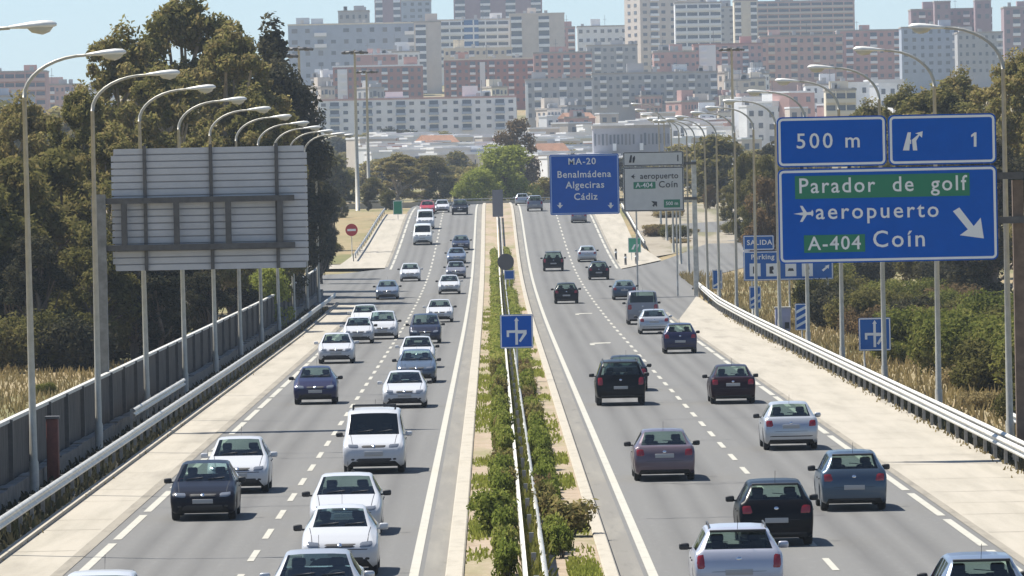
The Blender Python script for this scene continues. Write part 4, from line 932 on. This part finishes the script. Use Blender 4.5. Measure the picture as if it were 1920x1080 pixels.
for k,v,px,pt,Y,l,wd in [('bright',0,945,275,905,'pale green willow like tree standing right behind the central reservation at the crest',1.3),('bright',0,895,318,900,'smaller pale green tree left of the taller pale green one at the crest',1.25),('brown',0,965,222,1080,'brown bare looking tree above the pale green tree',.9),
 ('euc',0,745,283,930,'olive brown round tree left of the pale green tree',2.2),('olive',1,800,290,950,'olive tree between the floodlight masts and the pale green tree',1.6),('dark',0,645,345,900,'dark low tree behind the no entry sign',1.4),('olive',1,700,330,890,'olive tree at the foot of the floodlight masts',1.3),('far',0,1020,330,920,'dull green tree behind the left edge of the blue destination sign',1.3),('dark',0,850,330,980,'dark low tree just left of the small pale green tree',1.3)]: treepx(k,v,px,pt,Y,l,gM,wd)
LTX=0
gR='dark trees on the slope behind the exit sign'
for i,(k,v,px,pt,Y,l,wd) in enumerate([('euc',0,1800,120,520,'dark tree just above the right half of the exit sign',.9),('euc',1,1900,90,470,'tall tree at the right frame edge above the exit sign',.95),('euc',2,1700,150,560,'rounded tree above the middle of the exit sign',.9),('euc',0,1630,180,600,'smaller brown green tree above the left half of the exit sign',1.2),('euc',1,1760,150,500,'brown green tree behind the exit sign top right',1.4),('euc',1,1950,60,440,'tall tree partly outside the right frame edge',.9),
 ('olive',1,1395,285,640,'slim olive tree left of the exit sign',.6),('olive',0,1435,290,610,'olive tree touching the left edge of the exit sign',.7),('brown',0,1440,330,560,'reddish brown tree just left of the exit sign',.8),('dark',1,1850,240,420,'dark tree behind the right edge of the exit sign',1.3),('olive',1,1370,345,700,'dull green tree behind the far right lamp posts',1.1),('brown',0,1330,345,740,'brown tree behind the far right lamp posts',.9)]): treepx(k,v,px,pt,Y,l,gR,wd)
# shrubs: prototypes
def shrub_proto(rx,h,n,size,seed,m,nc=9):
    g=random.Random(seed); cl=[]
    for i in range(nc): a=g.random()*6.28; q=math.sqrt(g.random())*rx*.62; r=rx*(.34+.22*g.random())*(1 if nc<18 else .72); cl.append((q*math.cos(a),q*math.sin(a),h*(.3+.42*g.random()),r,r,h*.30))
    tr=MB()
    for i in range(5): x,y,z=cl[i][:3]; tr.tube([(x*.12,y*.12,-.1),(x*.5,y*.5,z*.5),(x,y,z)],[.04*h,.025*h,.012*h],5)
    return tr.mesh('stem',M['wood']), leaf_mesh('foliage',leaf_cloud(cl,n,size,seed),m)
SH={'g':[shrub_proto(2.6,3.2,13000,.21,101+i,M['leaf_green'],26) for i in range(3)],'o':[shrub_proto(2.6,3.0,12000,.21,111+i,M['leaf_olive'],26) for i in range(2)],'b':[shrub_proto(2.4,2.2,8000,.2,121,M['leaf_brown'],20)],'s':[shrub_proto(2.2,1.3,8000,.19,131,M['leaf_straw'],22)],'d':[shrub_proto(2.6,3.0,10000,.24,141,M['leaf_dark'],22)],
 'mg':[shrub_proto(.62,1.0,1900,.13,151+i,M['leaf_median'],10) for i in range(3)],'mo':[shrub_proto(.6,1.0,1700,.13,161+i,M['leaf_euc'],10) for i in range(2)],'mb':[shrub_proto(.6,.9,1500,.12,171,M['leaf_brown'],9)]}
def shrub(kind,var,X,Y,k,label,group,z=None,kz=1.0,ky=1):
    pr=SH[kind][var%len(SH[kind])]; t=thing('shrub',label,'shrub',(X,Y,(terrain(X,Y) if z is None else z)-.05),rnd.random()*6.28 if ky==1 else rnd.choice((0,3.14)),group); t.scale=(k*(.8 if ky!=1 else 1),k*ky,k*kz)
    link('stem',pr[0],t); link('foliage',pr[1],t); return t
g1='green bushes on the right bank'; g2='dry straw bushes on the right bank'; g3='dark bushes on the right bank'
LB={'g':('leafy green bush among the bushes filling the right bank behind the lamp posts',g1),'o':('leafy green bush among the bushes filling the right bank behind the lamp posts',g1),'s':('dry straw coloured low bush on the right bank near the guardrail',g2),'b':('reddish brown dry bush on the right bank',"brown bushes on the right bank"),'d':('dark bush high on the right bank',g3)}
for i in range(62):
    Y=rnd.uniform(232,420); X=17.0+rnd.random()**1.3*16; kind=rnd.choices('gosbd',(3.2,3,2.2,1.6,1.0))[0]
    if X<18.2: kind='s' if rnd.random()<.6 else 'g'
    k=rnd.uniform(.6,1.1)*(.55 if X<18.2 else 1); shrub(kind,i,X,Y,k,*LB[kind])
for i in range(18):
    Y=rnd.uniform(420,560); X=19.5+rnd.random()*16+max(0,Y-500)*.12; kind=rnd.choices('gosbd',(1,2,2,2,2))[0]; shrub(kind,i,X,Y,rnd.uniform(.8,1.3),*LB[kind])
for i in range(12):
    shrub('s' if i%3 else 'o',i,16.6+rnd.random()*3,rnd.uniform(195,235),rnd.uniform(.5,.8),*LB['s' if i%3 else 'o'])
gb='dark undergrowth under the left trees'
for i in range(26):
    X=-17.5-rnd.random()*18; Y=rnd.uniform(315,430); shrub('d' if i%3 else 'o',i,X,Y,rnd.uniform(.8,1.3),'dark undergrowth bush beneath the tall left trees' if i%3 else 'olive undergrowth bush beneath the tall left trees',gb if i%3 else 'olive undergrowth under the left trees')
for i in range(5): shrub('g',i,-17.2-rnd.random()*5,rnd.uniform(225,300),rnd.uniform(.2,.35),'low bright green bush in the dry grass behind the noise barrier','low green bushes in the dry grass on the left')
for i in range(0): shrub('g',i,-21.5-rnd.random()*2,rnd.uniform(262,300),rnd.uniform(.5,.8),'leafy bush at the far left edge behind the barrier','leafy bushes at the left edge')
# median shrubs, both sides of the central guardrail
gm='clipped shrubs planted along the central reservation'; nm_=0
Y=136.0
while Y<292:
    for s in (-1,1):
        if rnd.random()<(.92 if Y>165 else .55):
            kind=rnd.choices(('mg','mo','mb'),(7,2.2,1.6 if s>0 else .3))[0]; lab={'mg':'green clipped shrub beside the guardrail in the central reservation','mo':'dull olive shrub beside the guardrail in the central reservation','mb':'dry reddish brown shrub beside the guardrail in the central reservation'}[kind]
            shrub(kind,nm_,s*.54+rnd.uniform(-.12,.12),Y+rnd.uniform(-.8,.8),rnd.uniform(.50,.70),lab,{'mg':gm,'mo':'olive shrubs in the central reservation','mb':'brown shrubs in the central reservation'}[kind],gz(Y)+.1,rnd.uniform(1.1,1.8),rnd.uniform(1.6,2.4)*(1 if Y<330 else 1.5)); nm_+=1
    Y+=2.0 if Y<330 else 3.4
cl_=[]; g_=random.Random(3); Y=292
while Y<620:
    for s in (-1,1):
        if g_.random()<.85 and (Y<480 or g_.random()<.6): k=g_.uniform(.24,.40); cl_.append((s*.58+g_.uniform(-.1,.1),Y+g_.uniform(-1,1),gz(Y)+.1+k*1.1,k,1.3,k*1.25))
    Y+=1.6
o=link('shrubbery',leaf_mesh('shrubbery',leaf_cloud(cl_,60000,.17,77),M['leaf_median'])); o['kind']='stuff'
t=shrub('mg',1,-.78,154,1.0,'rounded bright green bush, the nearest big one left of the central guardrail',None,gz(154)+.1,1.15)
shrub('mo',1,.95,153,1.05,'sprawling dull brown green bush, the nearest one right of the central guardrail',None,gz(153)+.1,.9)
# low plants between the two beams, grasses
def blades(name,n,fx,seed,h,m,w_=.05):
    g=random.Random(seed); vs=[]
    for i in range(n):
        X,Y,z=fx(g); a=g.random()*6.28; hh=h*(.5+g.random()); dx,dy=math.cos(a)*w_,math.sin(a)*w_; lx,ly=g.gauss(0,.3)*hh,g.gauss(0,.3)*hh
        vs+=[(X-dx,Y-dy,z),(X+dx,Y+dy,z),(X+lx+dx*.3,Y+ly+dy*.3,z+hh),(X+lx-dx*.3,Y+ly-dy*.3,z+hh)]
    o=link(name,leaf_mesh(name,np.array(vs),m)); o['kind']='stuff'; o['label']=''; del o['label']; return o
def fm(g):
    Y=130+g.random()**1.5*320; X=g.choice((-1,1))*g.uniform(.75,1.4)
    while noise.noise(Vector((X*.25,Y*.13,3)))<g.random()*.5-.12: Y=130+g.random()**1.5*320
    return X,Y,gz(Y)+.09
blades('grass',9000,fm,1,.10,M['leaf_bright'],.035)
def fl(g):
    Y=120+g.random()*215; X=-15-g.random()*14; return X,Y,terrain(X,Y)-.02
blades('dry_grass',16000,fl,2,.34,M['leaf_straw'],.05)
def fr_(g):
    Y=120+g.random()*430; X=14.6+g.random()**1.6*10; return X,Y,terrain(X,Y)-.02
blades('dry_grass',16000,fr_,3,.38,M['leaf_straw'],.05)
def fmid(g):
    Y=120+g.random()*420; return g.uniform(-.17,.17),Y,gz(Y)+.09
blades('ground_cover',9000,fmid,4,.40,M['leaf_green'],.06)

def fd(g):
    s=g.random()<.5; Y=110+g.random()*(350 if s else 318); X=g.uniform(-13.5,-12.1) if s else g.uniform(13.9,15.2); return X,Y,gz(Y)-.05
blades('ground_cover',16000,fd,6,.22,M['leaf_dark'],.07)  # dark blades added to deepen the shade painted behind both guardrails

for i in range(26):
    X=14.8+rnd.random()**1.3*34; Y=640+rnd.random()*115; k_='sbo'[i%3]; shrub(k_,i,X,Y,rnd.uniform(.5,.95),{'s':'straw coloured bush on the pale ground between exit road and slip road','b':'brown bush on the pale ground between exit road and slip road','o':'dull green bush on the pale ground between exit road and slip road'}[k_],'bushes between the exit road and the slip road, '+{'s':'straw','b':'brown','o':'green'}[k_],gz(Y)-.05,.7)
for i in range(24):
    X=-14.6-rnd.random()*14; Y=612+rnd.random()*130; k_='so'[i%2]; shrub(k_,i,X,Y,rnd.uniform(.4,.8),{'s':'straw coloured bush beyond the left side road','o':'dull green bush beyond the left side road'}[k_],'bushes beyond the left side road, '+{'s':'straw','o':'green'}[k_],terrain(X,Y),.7)
def fe(g):
    s=g.random()<.4; Y=120+g.random()*300; X=g.gauss(-11.95,.1) if s else g.gauss(13.75,.12); return X,Y,gz(Y)
blades('weeds',1500,fe,9,.09,M['leaf_straw'],.04)

for k_,px,pt,Y,l,wd in (('dark',622,352,640,'small dark tree just left of the no entry sign',.8),('olive',640,372,735,'small olive tree at the crest behind the no entry sign',.9),('dark',690,368,790,'small dark tree beyond the crest right of the no entry sign',1.1),('olive',728,366,800,'small olive tree beyond the crest near the green sign',1.1)): treepx(k_,0,px,pt,Y,l,None,wd)
HAZE = .00011
# ------------------------------------------------------------------ far buildings
def wall(n,c,a=.08): return mat('wall_'+n,tuple(min(.82,q*1.25) for q in c),.85,0,.35,a)
BW={'white':wall('white',(.70,.70,.68)),'cream':wall('cream',(.58,.52,.41)),'beige':wall('beige',(.50,.44,.38)),'pink':wall('pink',(.46,.32,.28)),'brick':wall('brick',(.32,.175,.145)),'rose':wall('rose',(.42,.26,.23)),'grey':wall('grey',(.34,.34,.34)),'blue':wall('bluegrey',(.30,.34,.40)),'dgrey':wall('dark_grey',(.29,.29,.32)),'mauve':wall('mauve',(.28,.20,.21))}
M['win']=mat('far_window',(.125,.14,.165),.3); M['win2']=mat('far_window_shutter',(.20,.20,.21),.6); M['bluep']=mat('blue_glass_panel',(.04,.14,.34),.3); M['roof']=mat('roof_tile',(.30,.16,.10),.9,0,1,.2); M['flat']=mat('flat_roof',(.40,.36,.32),.9,0,.5,.15)
wcache={}
def unit(nm,m):
    if (nm,m.name) not in wcache: wcache[(nm,m.name)]=MB().box(-.5,.5,-.5,.5,-.5,.5).mesh(nm,m)
    return wcache[(nm,m.name)]
def bld(label,px0,px1,py0,py1,Y,wm,fl=8,bays=6,style='grid',dep=16,rz=0,roofm='flat',bal='white',extra=(),cat='apartment block',name='apartment_block',trim=None,group=None,top=True):
    """front face spans the pixels at distance Y; rz turns it so a side wall shows"""
    X0,Z1=atY(px0,(py0),Y); X1,_=atY(px1,py0,Y); xm=(px0+px1)/2; Z1=atY(xm,py0,Y)[1]; Z0=atY(xm,py1,Y)[1]; W=abs(X1-X0)
    Xc=(X0+X1)/2; zt=terrain(Xc,Y); zb=min(Z0,zt)-6; base=min(Z0,zt)-1
    t=thing(name,label,cat,(Xc,Y,base),R(rz),group)
    H=Z1-base
    if rz: W=W/(abs(math.cos(R(rz)))+dep/W*abs(math.sin(R(rz)))) if W>dep else W*.8
    mats=[BW[wm],M[roofm]]
    b=MB().box(-W/2,W/2,0,dep,-8,H); b.build('wall',mats[0],t)
    rf=MB()
    if roofm=='roof':
        rf.add([(-W/2-.5,-.5,H),(W/2+.5,-.5,H),(W/2+.5,dep+.5,H),(-W/2-.5,dep+.5,H),(-W/2+2,dep/2,H+2.2),(W/2-2,dep/2,H+2.2)],[(0,1,5,4),(2,3,4,5),(1,2,5),(3,0,4),(3,2,1,0)])
    else:
        rf.box(-W/2-.15,W/2+.15,-.15,dep+.15,H,H+.5)
    r=rf.build('roof',M[roofm] if roofm=='roof' else (BW[trim] if trim else mats[1]),t)
    g=random.Random(int(px0*7+py0))
    if top and roofm!='roof':
        for k in range(max(1,int(W/22))):
            xx=g.uniform(-W/2+3,W/2-3) if W>9 else 0; s=MB().box(xx-g.uniform(1.5,2.6),xx+g.uniform(1.5,2.6),dep*.3,dep*.6,H+.5,H+.5+g.uniform(1.6,3)); s.build('stair_house',BW[wm],r)
        for k in range(g.randint(1,4)):
            xx=g.uniform(-W/2+1,W/2-1); MB().box(xx-.6,xx+.6,1,2.2,H+.5,H+.5+g.uniform(.8,1.6)).build('roof_box',BW['grey'],r)
        if g.random()<.6: xx=g.uniform(-W/2+1,W/2-1); MB().box(xx-.06,xx+.06,3,3.12,H+.5,H+.5+g.uniform(3,6)).box(xx-.7,xx+.7,3,3.1,H+3,H+3.1).build('aerial',M['win2'],r)
    vis=Z1-Z0; fh=vis/fl
    def put(nm,m,x,z,w,h,y=-.03,d=.1,parent=t):
        o=link(nm,unit(nm,m),parent,(x,y,z)); o.scale=(w,d,h); return o
    if style in('grid','mixed'): bays=min(int(bays*1.45),96//fl)
    bw=W/bays; jz=g.uniform(.36,.5); jw=g.uniform(.36,.52)
    if style=='grid':
        for f in range(fl):
            for k in range(bays):
                m=M['win'] if g.random()<.7 else M['win2']; put('window',m,-W/2+bw*(k+.5),H-fh*(f+.5),bw*jw*g.uniform(.8,1.25),fh*jz*g.uniform(.85,1.15)) if g.random()<.93 else None
                if (k*3+int(px0))%7==0 and g.random()<.8: put('balcony',BW[bal],-W/2+bw*(k+.5),H-fh*(f+.84),bw*.95,fh*.32,-.5,1.0)
    elif style=='band':
        for f in range(fl):
            put('window_band',M['win'],0,H-fh*(f+.42),W*.96,fh*.42)
            put('balcony',BW[bal],0,H-fh*(f+.85),W*.98,fh*.34,-.45,.9)
        for k in range(1,bays): put('divider',BW[wm],-W/2+bw*k,H-vis/2,bw*.12,vis,-.4,.82)
    elif style=='mixed':
        for k in range(bays):
            x=-W/2+bw*(k+.5)
            for f in range(fl):
                if k%3==1:
                    put('window',M['win'],x,H-fh*(f+.45),bw*.8,fh*.5); put('balcony',BW[bal],x,H-fh*(f+.84),bw*.9,fh*.32,-.5,1.0)
                else: put('window',M['win'] if g.random()<.75 else M['win2'],x,H-fh*(f+.5),bw*.42,fh*.42)
    elif style=='cols':
        for k in range(bays):
            x=-W/2+bw*(k+.5)
            if k%2==0: put('recess',M['win'],x,H-vis/2,bw*.75,vis*.94)
            if k%2==0:
                for f in range(fl): put('balcony',BW[bal],x,H-fh*(f+.8),bw*.8,fh*.36,-.45,.9)
    if rz:
        sx_=-W/2 if rz>0 else W/2
        for f in range(fl):
            for k in range(2):
                o=put('window',M['win'],sx_-(.03 if rz>0 else -.03),H-fh*(f+.5),.12,fh*.42,dep*(.3+.4*k),dep*.16)
    for (a,b_,c,d,m) in extra:   # fractional panels on the front
        put('panel',M.get(m) or BW[m],-W/2+W*(a+b_)/2,H-vis*(c+d)/2,W*(b_-a),vis*(d-c),-.25,.6)
    return t
B=bld
B('long grey blue slab block with even rows of windows beneath the skyline, left of centre',540,782,46,235,2350,'blue',9,10,'grid',18,0,'flat',trim='cream')
B('beige narrow tower joined to the right end of the long grey blue slab',776,826,42,190,2330,'beige',10,2,'cols',16,0)
B('flat grey rooftop block with a thin mast above the long grey blue slab',634,692,22,60,2500,'grey',2,4,'grid',12,0)
B('ragged mauve grey tower cut by the top edge, left one of the pair',702,752,-8,60,2900,'mauve',5,3,'cols',16,0)
B('pale twin of the ragged mauve tower, standing on its right',752,808,2,60,2880,'blue',5,3,'grid',16,0)
B('dark mauve wide tower cut by the top edge above the white banded block',850,1016,-14,60,2950,'mauve',6,7,'cols',18,0)
B('white banded block with a tall blue glass panel in its middle',820,955,38,130,2500,'white',7,6,'band',16,0,'flat','white',[(.37,.57,.0,.95,'bluep')],trim='beige')
B('cream block with a blank left half right of the white banded block',955,1058,27,150,2480,'beige',8,4,'cols',16,0,trim='beige')
B('small rose block at the foot of the cream block',1050,1078,52,130,2520,'rose',6,2,'mixed',12,0)
B('pale bluish block with stepped top between the cream block and the tall white tower',1082,1190,50,150,2700,'white',6,6,'grid',14,0)
B('lower grey block in front of the pale bluish stepped block',1100,1195,86,160,2450,'grey',5,5,'mixed',14,0)
B('red brick block with a white top edge, leftmost of the brick blocks',624,792,125,200,2050,'brick',5,9,'mixed',14,0,'flat','white',[(.05,.16,.05,.95,'white')],trim='white')
B('pink roof storey rising behind the leftmost red brick block',664,745,103,150,2120,'rose',3,4,'grid',12,0,trim='white')
B('red brick block with white stair strip in the centre of the skyline',832,1000,112,195,2100,'brick',6,10,'mixed',14,0,'flat','white',[(.40,.46,.05,.95,'white')],trim='cream')
B('cream terrace storeys stepping above the central red brick block',832,960,92,150,2200,'cream',4,8,'mixed',14,0,trim='cream')
B('rose block with white balconies right of the central red brick block',1000,1110,100,180,2080,'rose',6,6,'mixed',14,0,'flat','white')
B('long low pale blue white block with a thin rose roof edge',596,968,186,246,1850,'white',4,13,'mixed',12,0,'flat','blue',trim='rose')
B('grey block with a white gable edge right of the long low pale block',985,1110,150,225,1900,'grey',4,6,'mixed',14,0,extra=[(.0,.04,.1,1,'white')])
B('wide grey slab in the middle distance under the tall white tower',1110,1345,138,200,1950,'grey',4,12,'mixed',14,0)
B('tall white grey tower with its sunlit left side, highest of the right half',1186,1352,-12,140,2500,'beige',11,6,'mixed',15,22,'flat','white')
B('white block attached to the right side of the tall white grey tower',1265,1352,6,120,2460,'white',8,4,'band',14,0)
B('slim beige tower with dark vertical strips between the white block and the pinkish slab',1376,1420,2,80,2560,'cream',6,3,'cols',14,0)
B('long pinkish slab with stacked balcony rows beside the slim beige tower',1418,1602,3,70,2620,'pink',6,9,'band',16,0,'flat','beige')
B('recessed grey wing between the tower and the slim beige tower',1345,1380,14,80,2600,'grey',6,2,'grid',12,0)
B('red and pink apartment block with white balcony column under the tall tower',1300,1430,84,150,2150,'rose',5,7,'mixed',14,0,'flat','white',[(.08,.32,.0,.96,'white')],trim='brick')
B('pink block with three pale bay columns right of the red and pink block',1425,1580,68,150,2200,'pink',5,8,'mixed',14,0,'flat','beige')
B('wide pink grey apartment block behind the second right lamp head',1570,1690,58,150,2250,'rose',6,6,'mixed',14,0)
B('rose coloured low block left of the red and pink block',1225,1305,98,160,2120,'rose',4,5,'grid',14,0)
B('red brown block with two roof boxes at the right skyline',1708,1860,18,120,2450,'mauve',7,8,'mixed',16,0,extra=[])
B('square red brown roof tower on the left of the red brown skyline block',1752,1782,4,40,2440,'mauve',2,2,'grid',8,0,top=False)
B('square red brown roof tower on the right of the red brown skyline block',1828,1858,2,40,2440,'mauve',2,2,'grid',8,0,top=False)
B('pale blue block in front of the red brown skyline block',1690,1800,52,140,2200,'blue',6,5,'grid',14,0)
B('grey white block right of the pale blue one behind the nearest right lamp head',1795,1880,62,140,2180,'grey',5,5,'grid',14,0)
B('red brown block at the far right skyline edge',1882,1960,14,120,2400,'mauve',6,4,'mixed',14,0)
B('pink brick block behind the trees at the far left edge',-30,86,136,235,2000,'rose',6,6,'band',14,0,'flat','pink')
B('pale blue low block below the pink block at the far left edge',-30,60,182,250,1700,'blue',4,5,'grid',12,0)
B('hazy pink block in the gap between the far left pink block and the tall trees',84,150,160,240,2050,'pink',5,5,'mixed',14,0)
B('hazy pale block just left of the tall trees behind the first lamp arm',140,215,172,240,1950,'white',4,6,'grid',12,0)
B('white flat block with small windows above the exit sign left corner',1510,1600,160,235,1700,'white',4,5,'grid',12,0)
B('cream topped small house above the left corner of the exit sign',1548,1605,170,215,1500,'cream',2,3,'band',9,0,'flat','cream',cat='house',name='house')
B('long grey ribbed warehouse behind the grey white overhead sign',1112,1256,240,282,1250,'dgrey',1,14,'grid',14,0,cat='warehouse',name='warehouse',top=False)
# smaller blocks filling the hillside
fx={'white':'white','cream':'cream','pink':'dusty pink','rose':'rose','beige':'beige','grey':'grey'}; fb=random.Random(5)
for i in range(46):
    px=fb.uniform(600,1720); py=fb.uniform(95,225); wp=fb.uniform(26,64); hp=fb.uniform(26,58); Y=1720+(235-py)*4.2; wm=fb.choices(list(fx),(6,3,1.5,2,2,1.5))[0]; tall='taller than wide' if hp>wp else 'wider than tall'
    bld(f'small {fx[wm]} hillside block, {tall}, among the larger apartment blocks',px-wp/2,px+wp/2,py,py+hp,Y,wm,max(2,int(hp/15)),max(2,int(wp/11)),fb.choice(('grid','mixed','band','mixed')),10,fb.choice((0,0,18,25)),'flat',fb.choice(('white','cream')),group=f'small {fx[wm]} hillside blocks, {tall}')
# village houses
gv='white houses of the hillside village'; vi=0
def house(px,py,Y,w,h,wm,label,rm='flat',group=gv):
    X,Z=atY(px,py,Y); zt=terrain(X,Y); H=max(h,Z-zt); t=thing('house',label,'house',(X,Y,zt),R(rnd.uniform(15,42)),group)
    d=w*.8; MB().box(-w/2,w/2,-d/2,d/2,-3,H).build('wall',BW[wm],t)
    if rm=='roof': MB().add([(-w/2-.3,-d/2-.3,H),(w/2+.3,-d/2-.3,H),(w/2+.3,d/2+.3,H),(-w/2-.3,d/2+.3,H),(-w/2,0,H+1.6),(w/2,0,H+1.6)],[(0,1,5,4),(2,3,4,5),(1,2,5),(3,0,4),(3,2,1,0)]).build('roof',M['roof'],t)
    else: MB().box(-w/2-.1,w/2+.1,-d/2-.1,d/2+.1,H,H+.4).build('roof',BW['white'],t)
    nf=min(5,max(2,int(H/3.1)))
    for f in range(nf):
        for k in range(max(2,int(w/3))):
            n_=max(2,int(w/3)); o=link('window',unit('window',M['win']),t,(-w/2+w*(k+.5)/n_,-d/2-.03,H-1.6-f*2.9)); o.scale=(1.2,.1,1.3)
    return t
hl={'white':'small white cubic house in the sunlit village below the apartment blocks','cream':'small cream house in the sunlit village below the apartment blocks','beige':'small beige house in the sunlit village below the apartment blocks','rose':'small rose house in the sunlit village below the apartment blocks'}
for i in range(170):
    if i<70: px=rnd.uniform(690,1090); py=rnd.uniform(250,292)
    elif i<140: px=rnd.uniform(1010,1400); py=rnd.uniform(212,300)
    else: px=rnd.uniform(1380,1720); py=rnd.uniform(150,215)
    Y=1250+(292-py)*8 if i<140 else 1650+rnd.uniform(-80,150)
    wm=rnd.choices(('white','cream','beige','rose'),(4.5,2,2,1.3))[0]; w_=rnd.uniform(4.5,9)
    rm='roof' if rnd.random()<.03 else 'flat'
    house(px,py,Y,w_,5.2,wm,hl[wm] if rm=='flat' else hl[wm].replace('house','house with a tiled roof'),rm,gv if wm=='white' and rm=='flat' else wm+(' tiled' if rm=='roof' else '')+' village houses')
# distant trees between the houses
gd='small trees dotted between the far houses'
for i in range(90):
    px=rnd.uniform(560,1760); Y=rnd.uniform(980,1980)
    X=(px-925.5)*Y/12500-.7; kd=i%3; tree('far',kd,X,Y,rnd.uniform(4,7.5),['small hazy brown green tree between the far houses','small hazy dark tree between the far houses','small hazy olive tree between the far houses'][kd],gd+[' (brown green)',' (dark)',' (olive)'][kd],wide=1.2)
for i in range(46):
    px=rnd.uniform(640,1420); Y=rnd.uniform(1180,1560); tree('far',i,(px-925.5)*Y/12500-.7,Y,rnd.uniform(4,7.5),['small tree standing among the white village houses, brown green','small tree standing among the white village houses, dark','small tree standing among the white village houses, olive'][i%3],['brown green','dark','olive'][i%3]+' trees among the village houses',wide=1.2)
for i in range(46):
    px=rnd.uniform(960,1420) if i<30 else rnd.uniform(600,980); Y=rnd.uniform(1700,1880) if i<30 else rnd.uniform(1500,1800)
    X=(px-925.5)*Y/12500-.7; tree('far',1 if i%2 else 0,X,Y,rnd.uniform(6,9),'hazy tree in the wooded band below the grey middle distance blocks','trees of the wooded band below the grey blocks',wide=1.5)
for i in range(22):
    s=-1 if i<12 else 1; Y=rnd.uniform(790,980); X=(s*rnd.uniform(20,70)) if s<0 else rnd.uniform(24,70)
    tree('far',i,X,Y,rnd.uniform(5,9),'scrubby tree left of the far crest' if s<0 else 'scrubby tree right of the far crest','scrub trees by the crest, '+('left' if s<0 else 'right'),wide=1.3)
for i in range(16):
    px=rnd.uniform(-10,200); Y=rnd.uniform(900,1600); tree('far',i,(px-925.5)*Y/12500-.7,Y,rnd.uniform(11,16),'hazy tree filling the gap below the pink block at the left edge','hazy trees at the far left',wide=1.3)
# ------------------------------------------------------------------ air
hz=MB().box(-2600,2600,-400,6600,-12,118).build('haze',[]); hz.data.materials.clear()
hm=bpy.data.materials.new('haze'); hm.use_nodes=True; ht=hm.node_tree; ht.nodes.remove(ht.nodes['Principled BSDF']); pv=ht.nodes.new('ShaderNodeVolumePrincipled')
pv.inputs['Color'].default_value=(.74,.86,1,1); pv.inputs['Density'].default_value=HAZE; pv.inputs['Anisotropy'].default_value=.0
ht.links.new(pv.outputs[0],ht.nodes['Material Output'].inputs['Volume']); hz.data.materials.append(hm); hz['kind']='stuff'
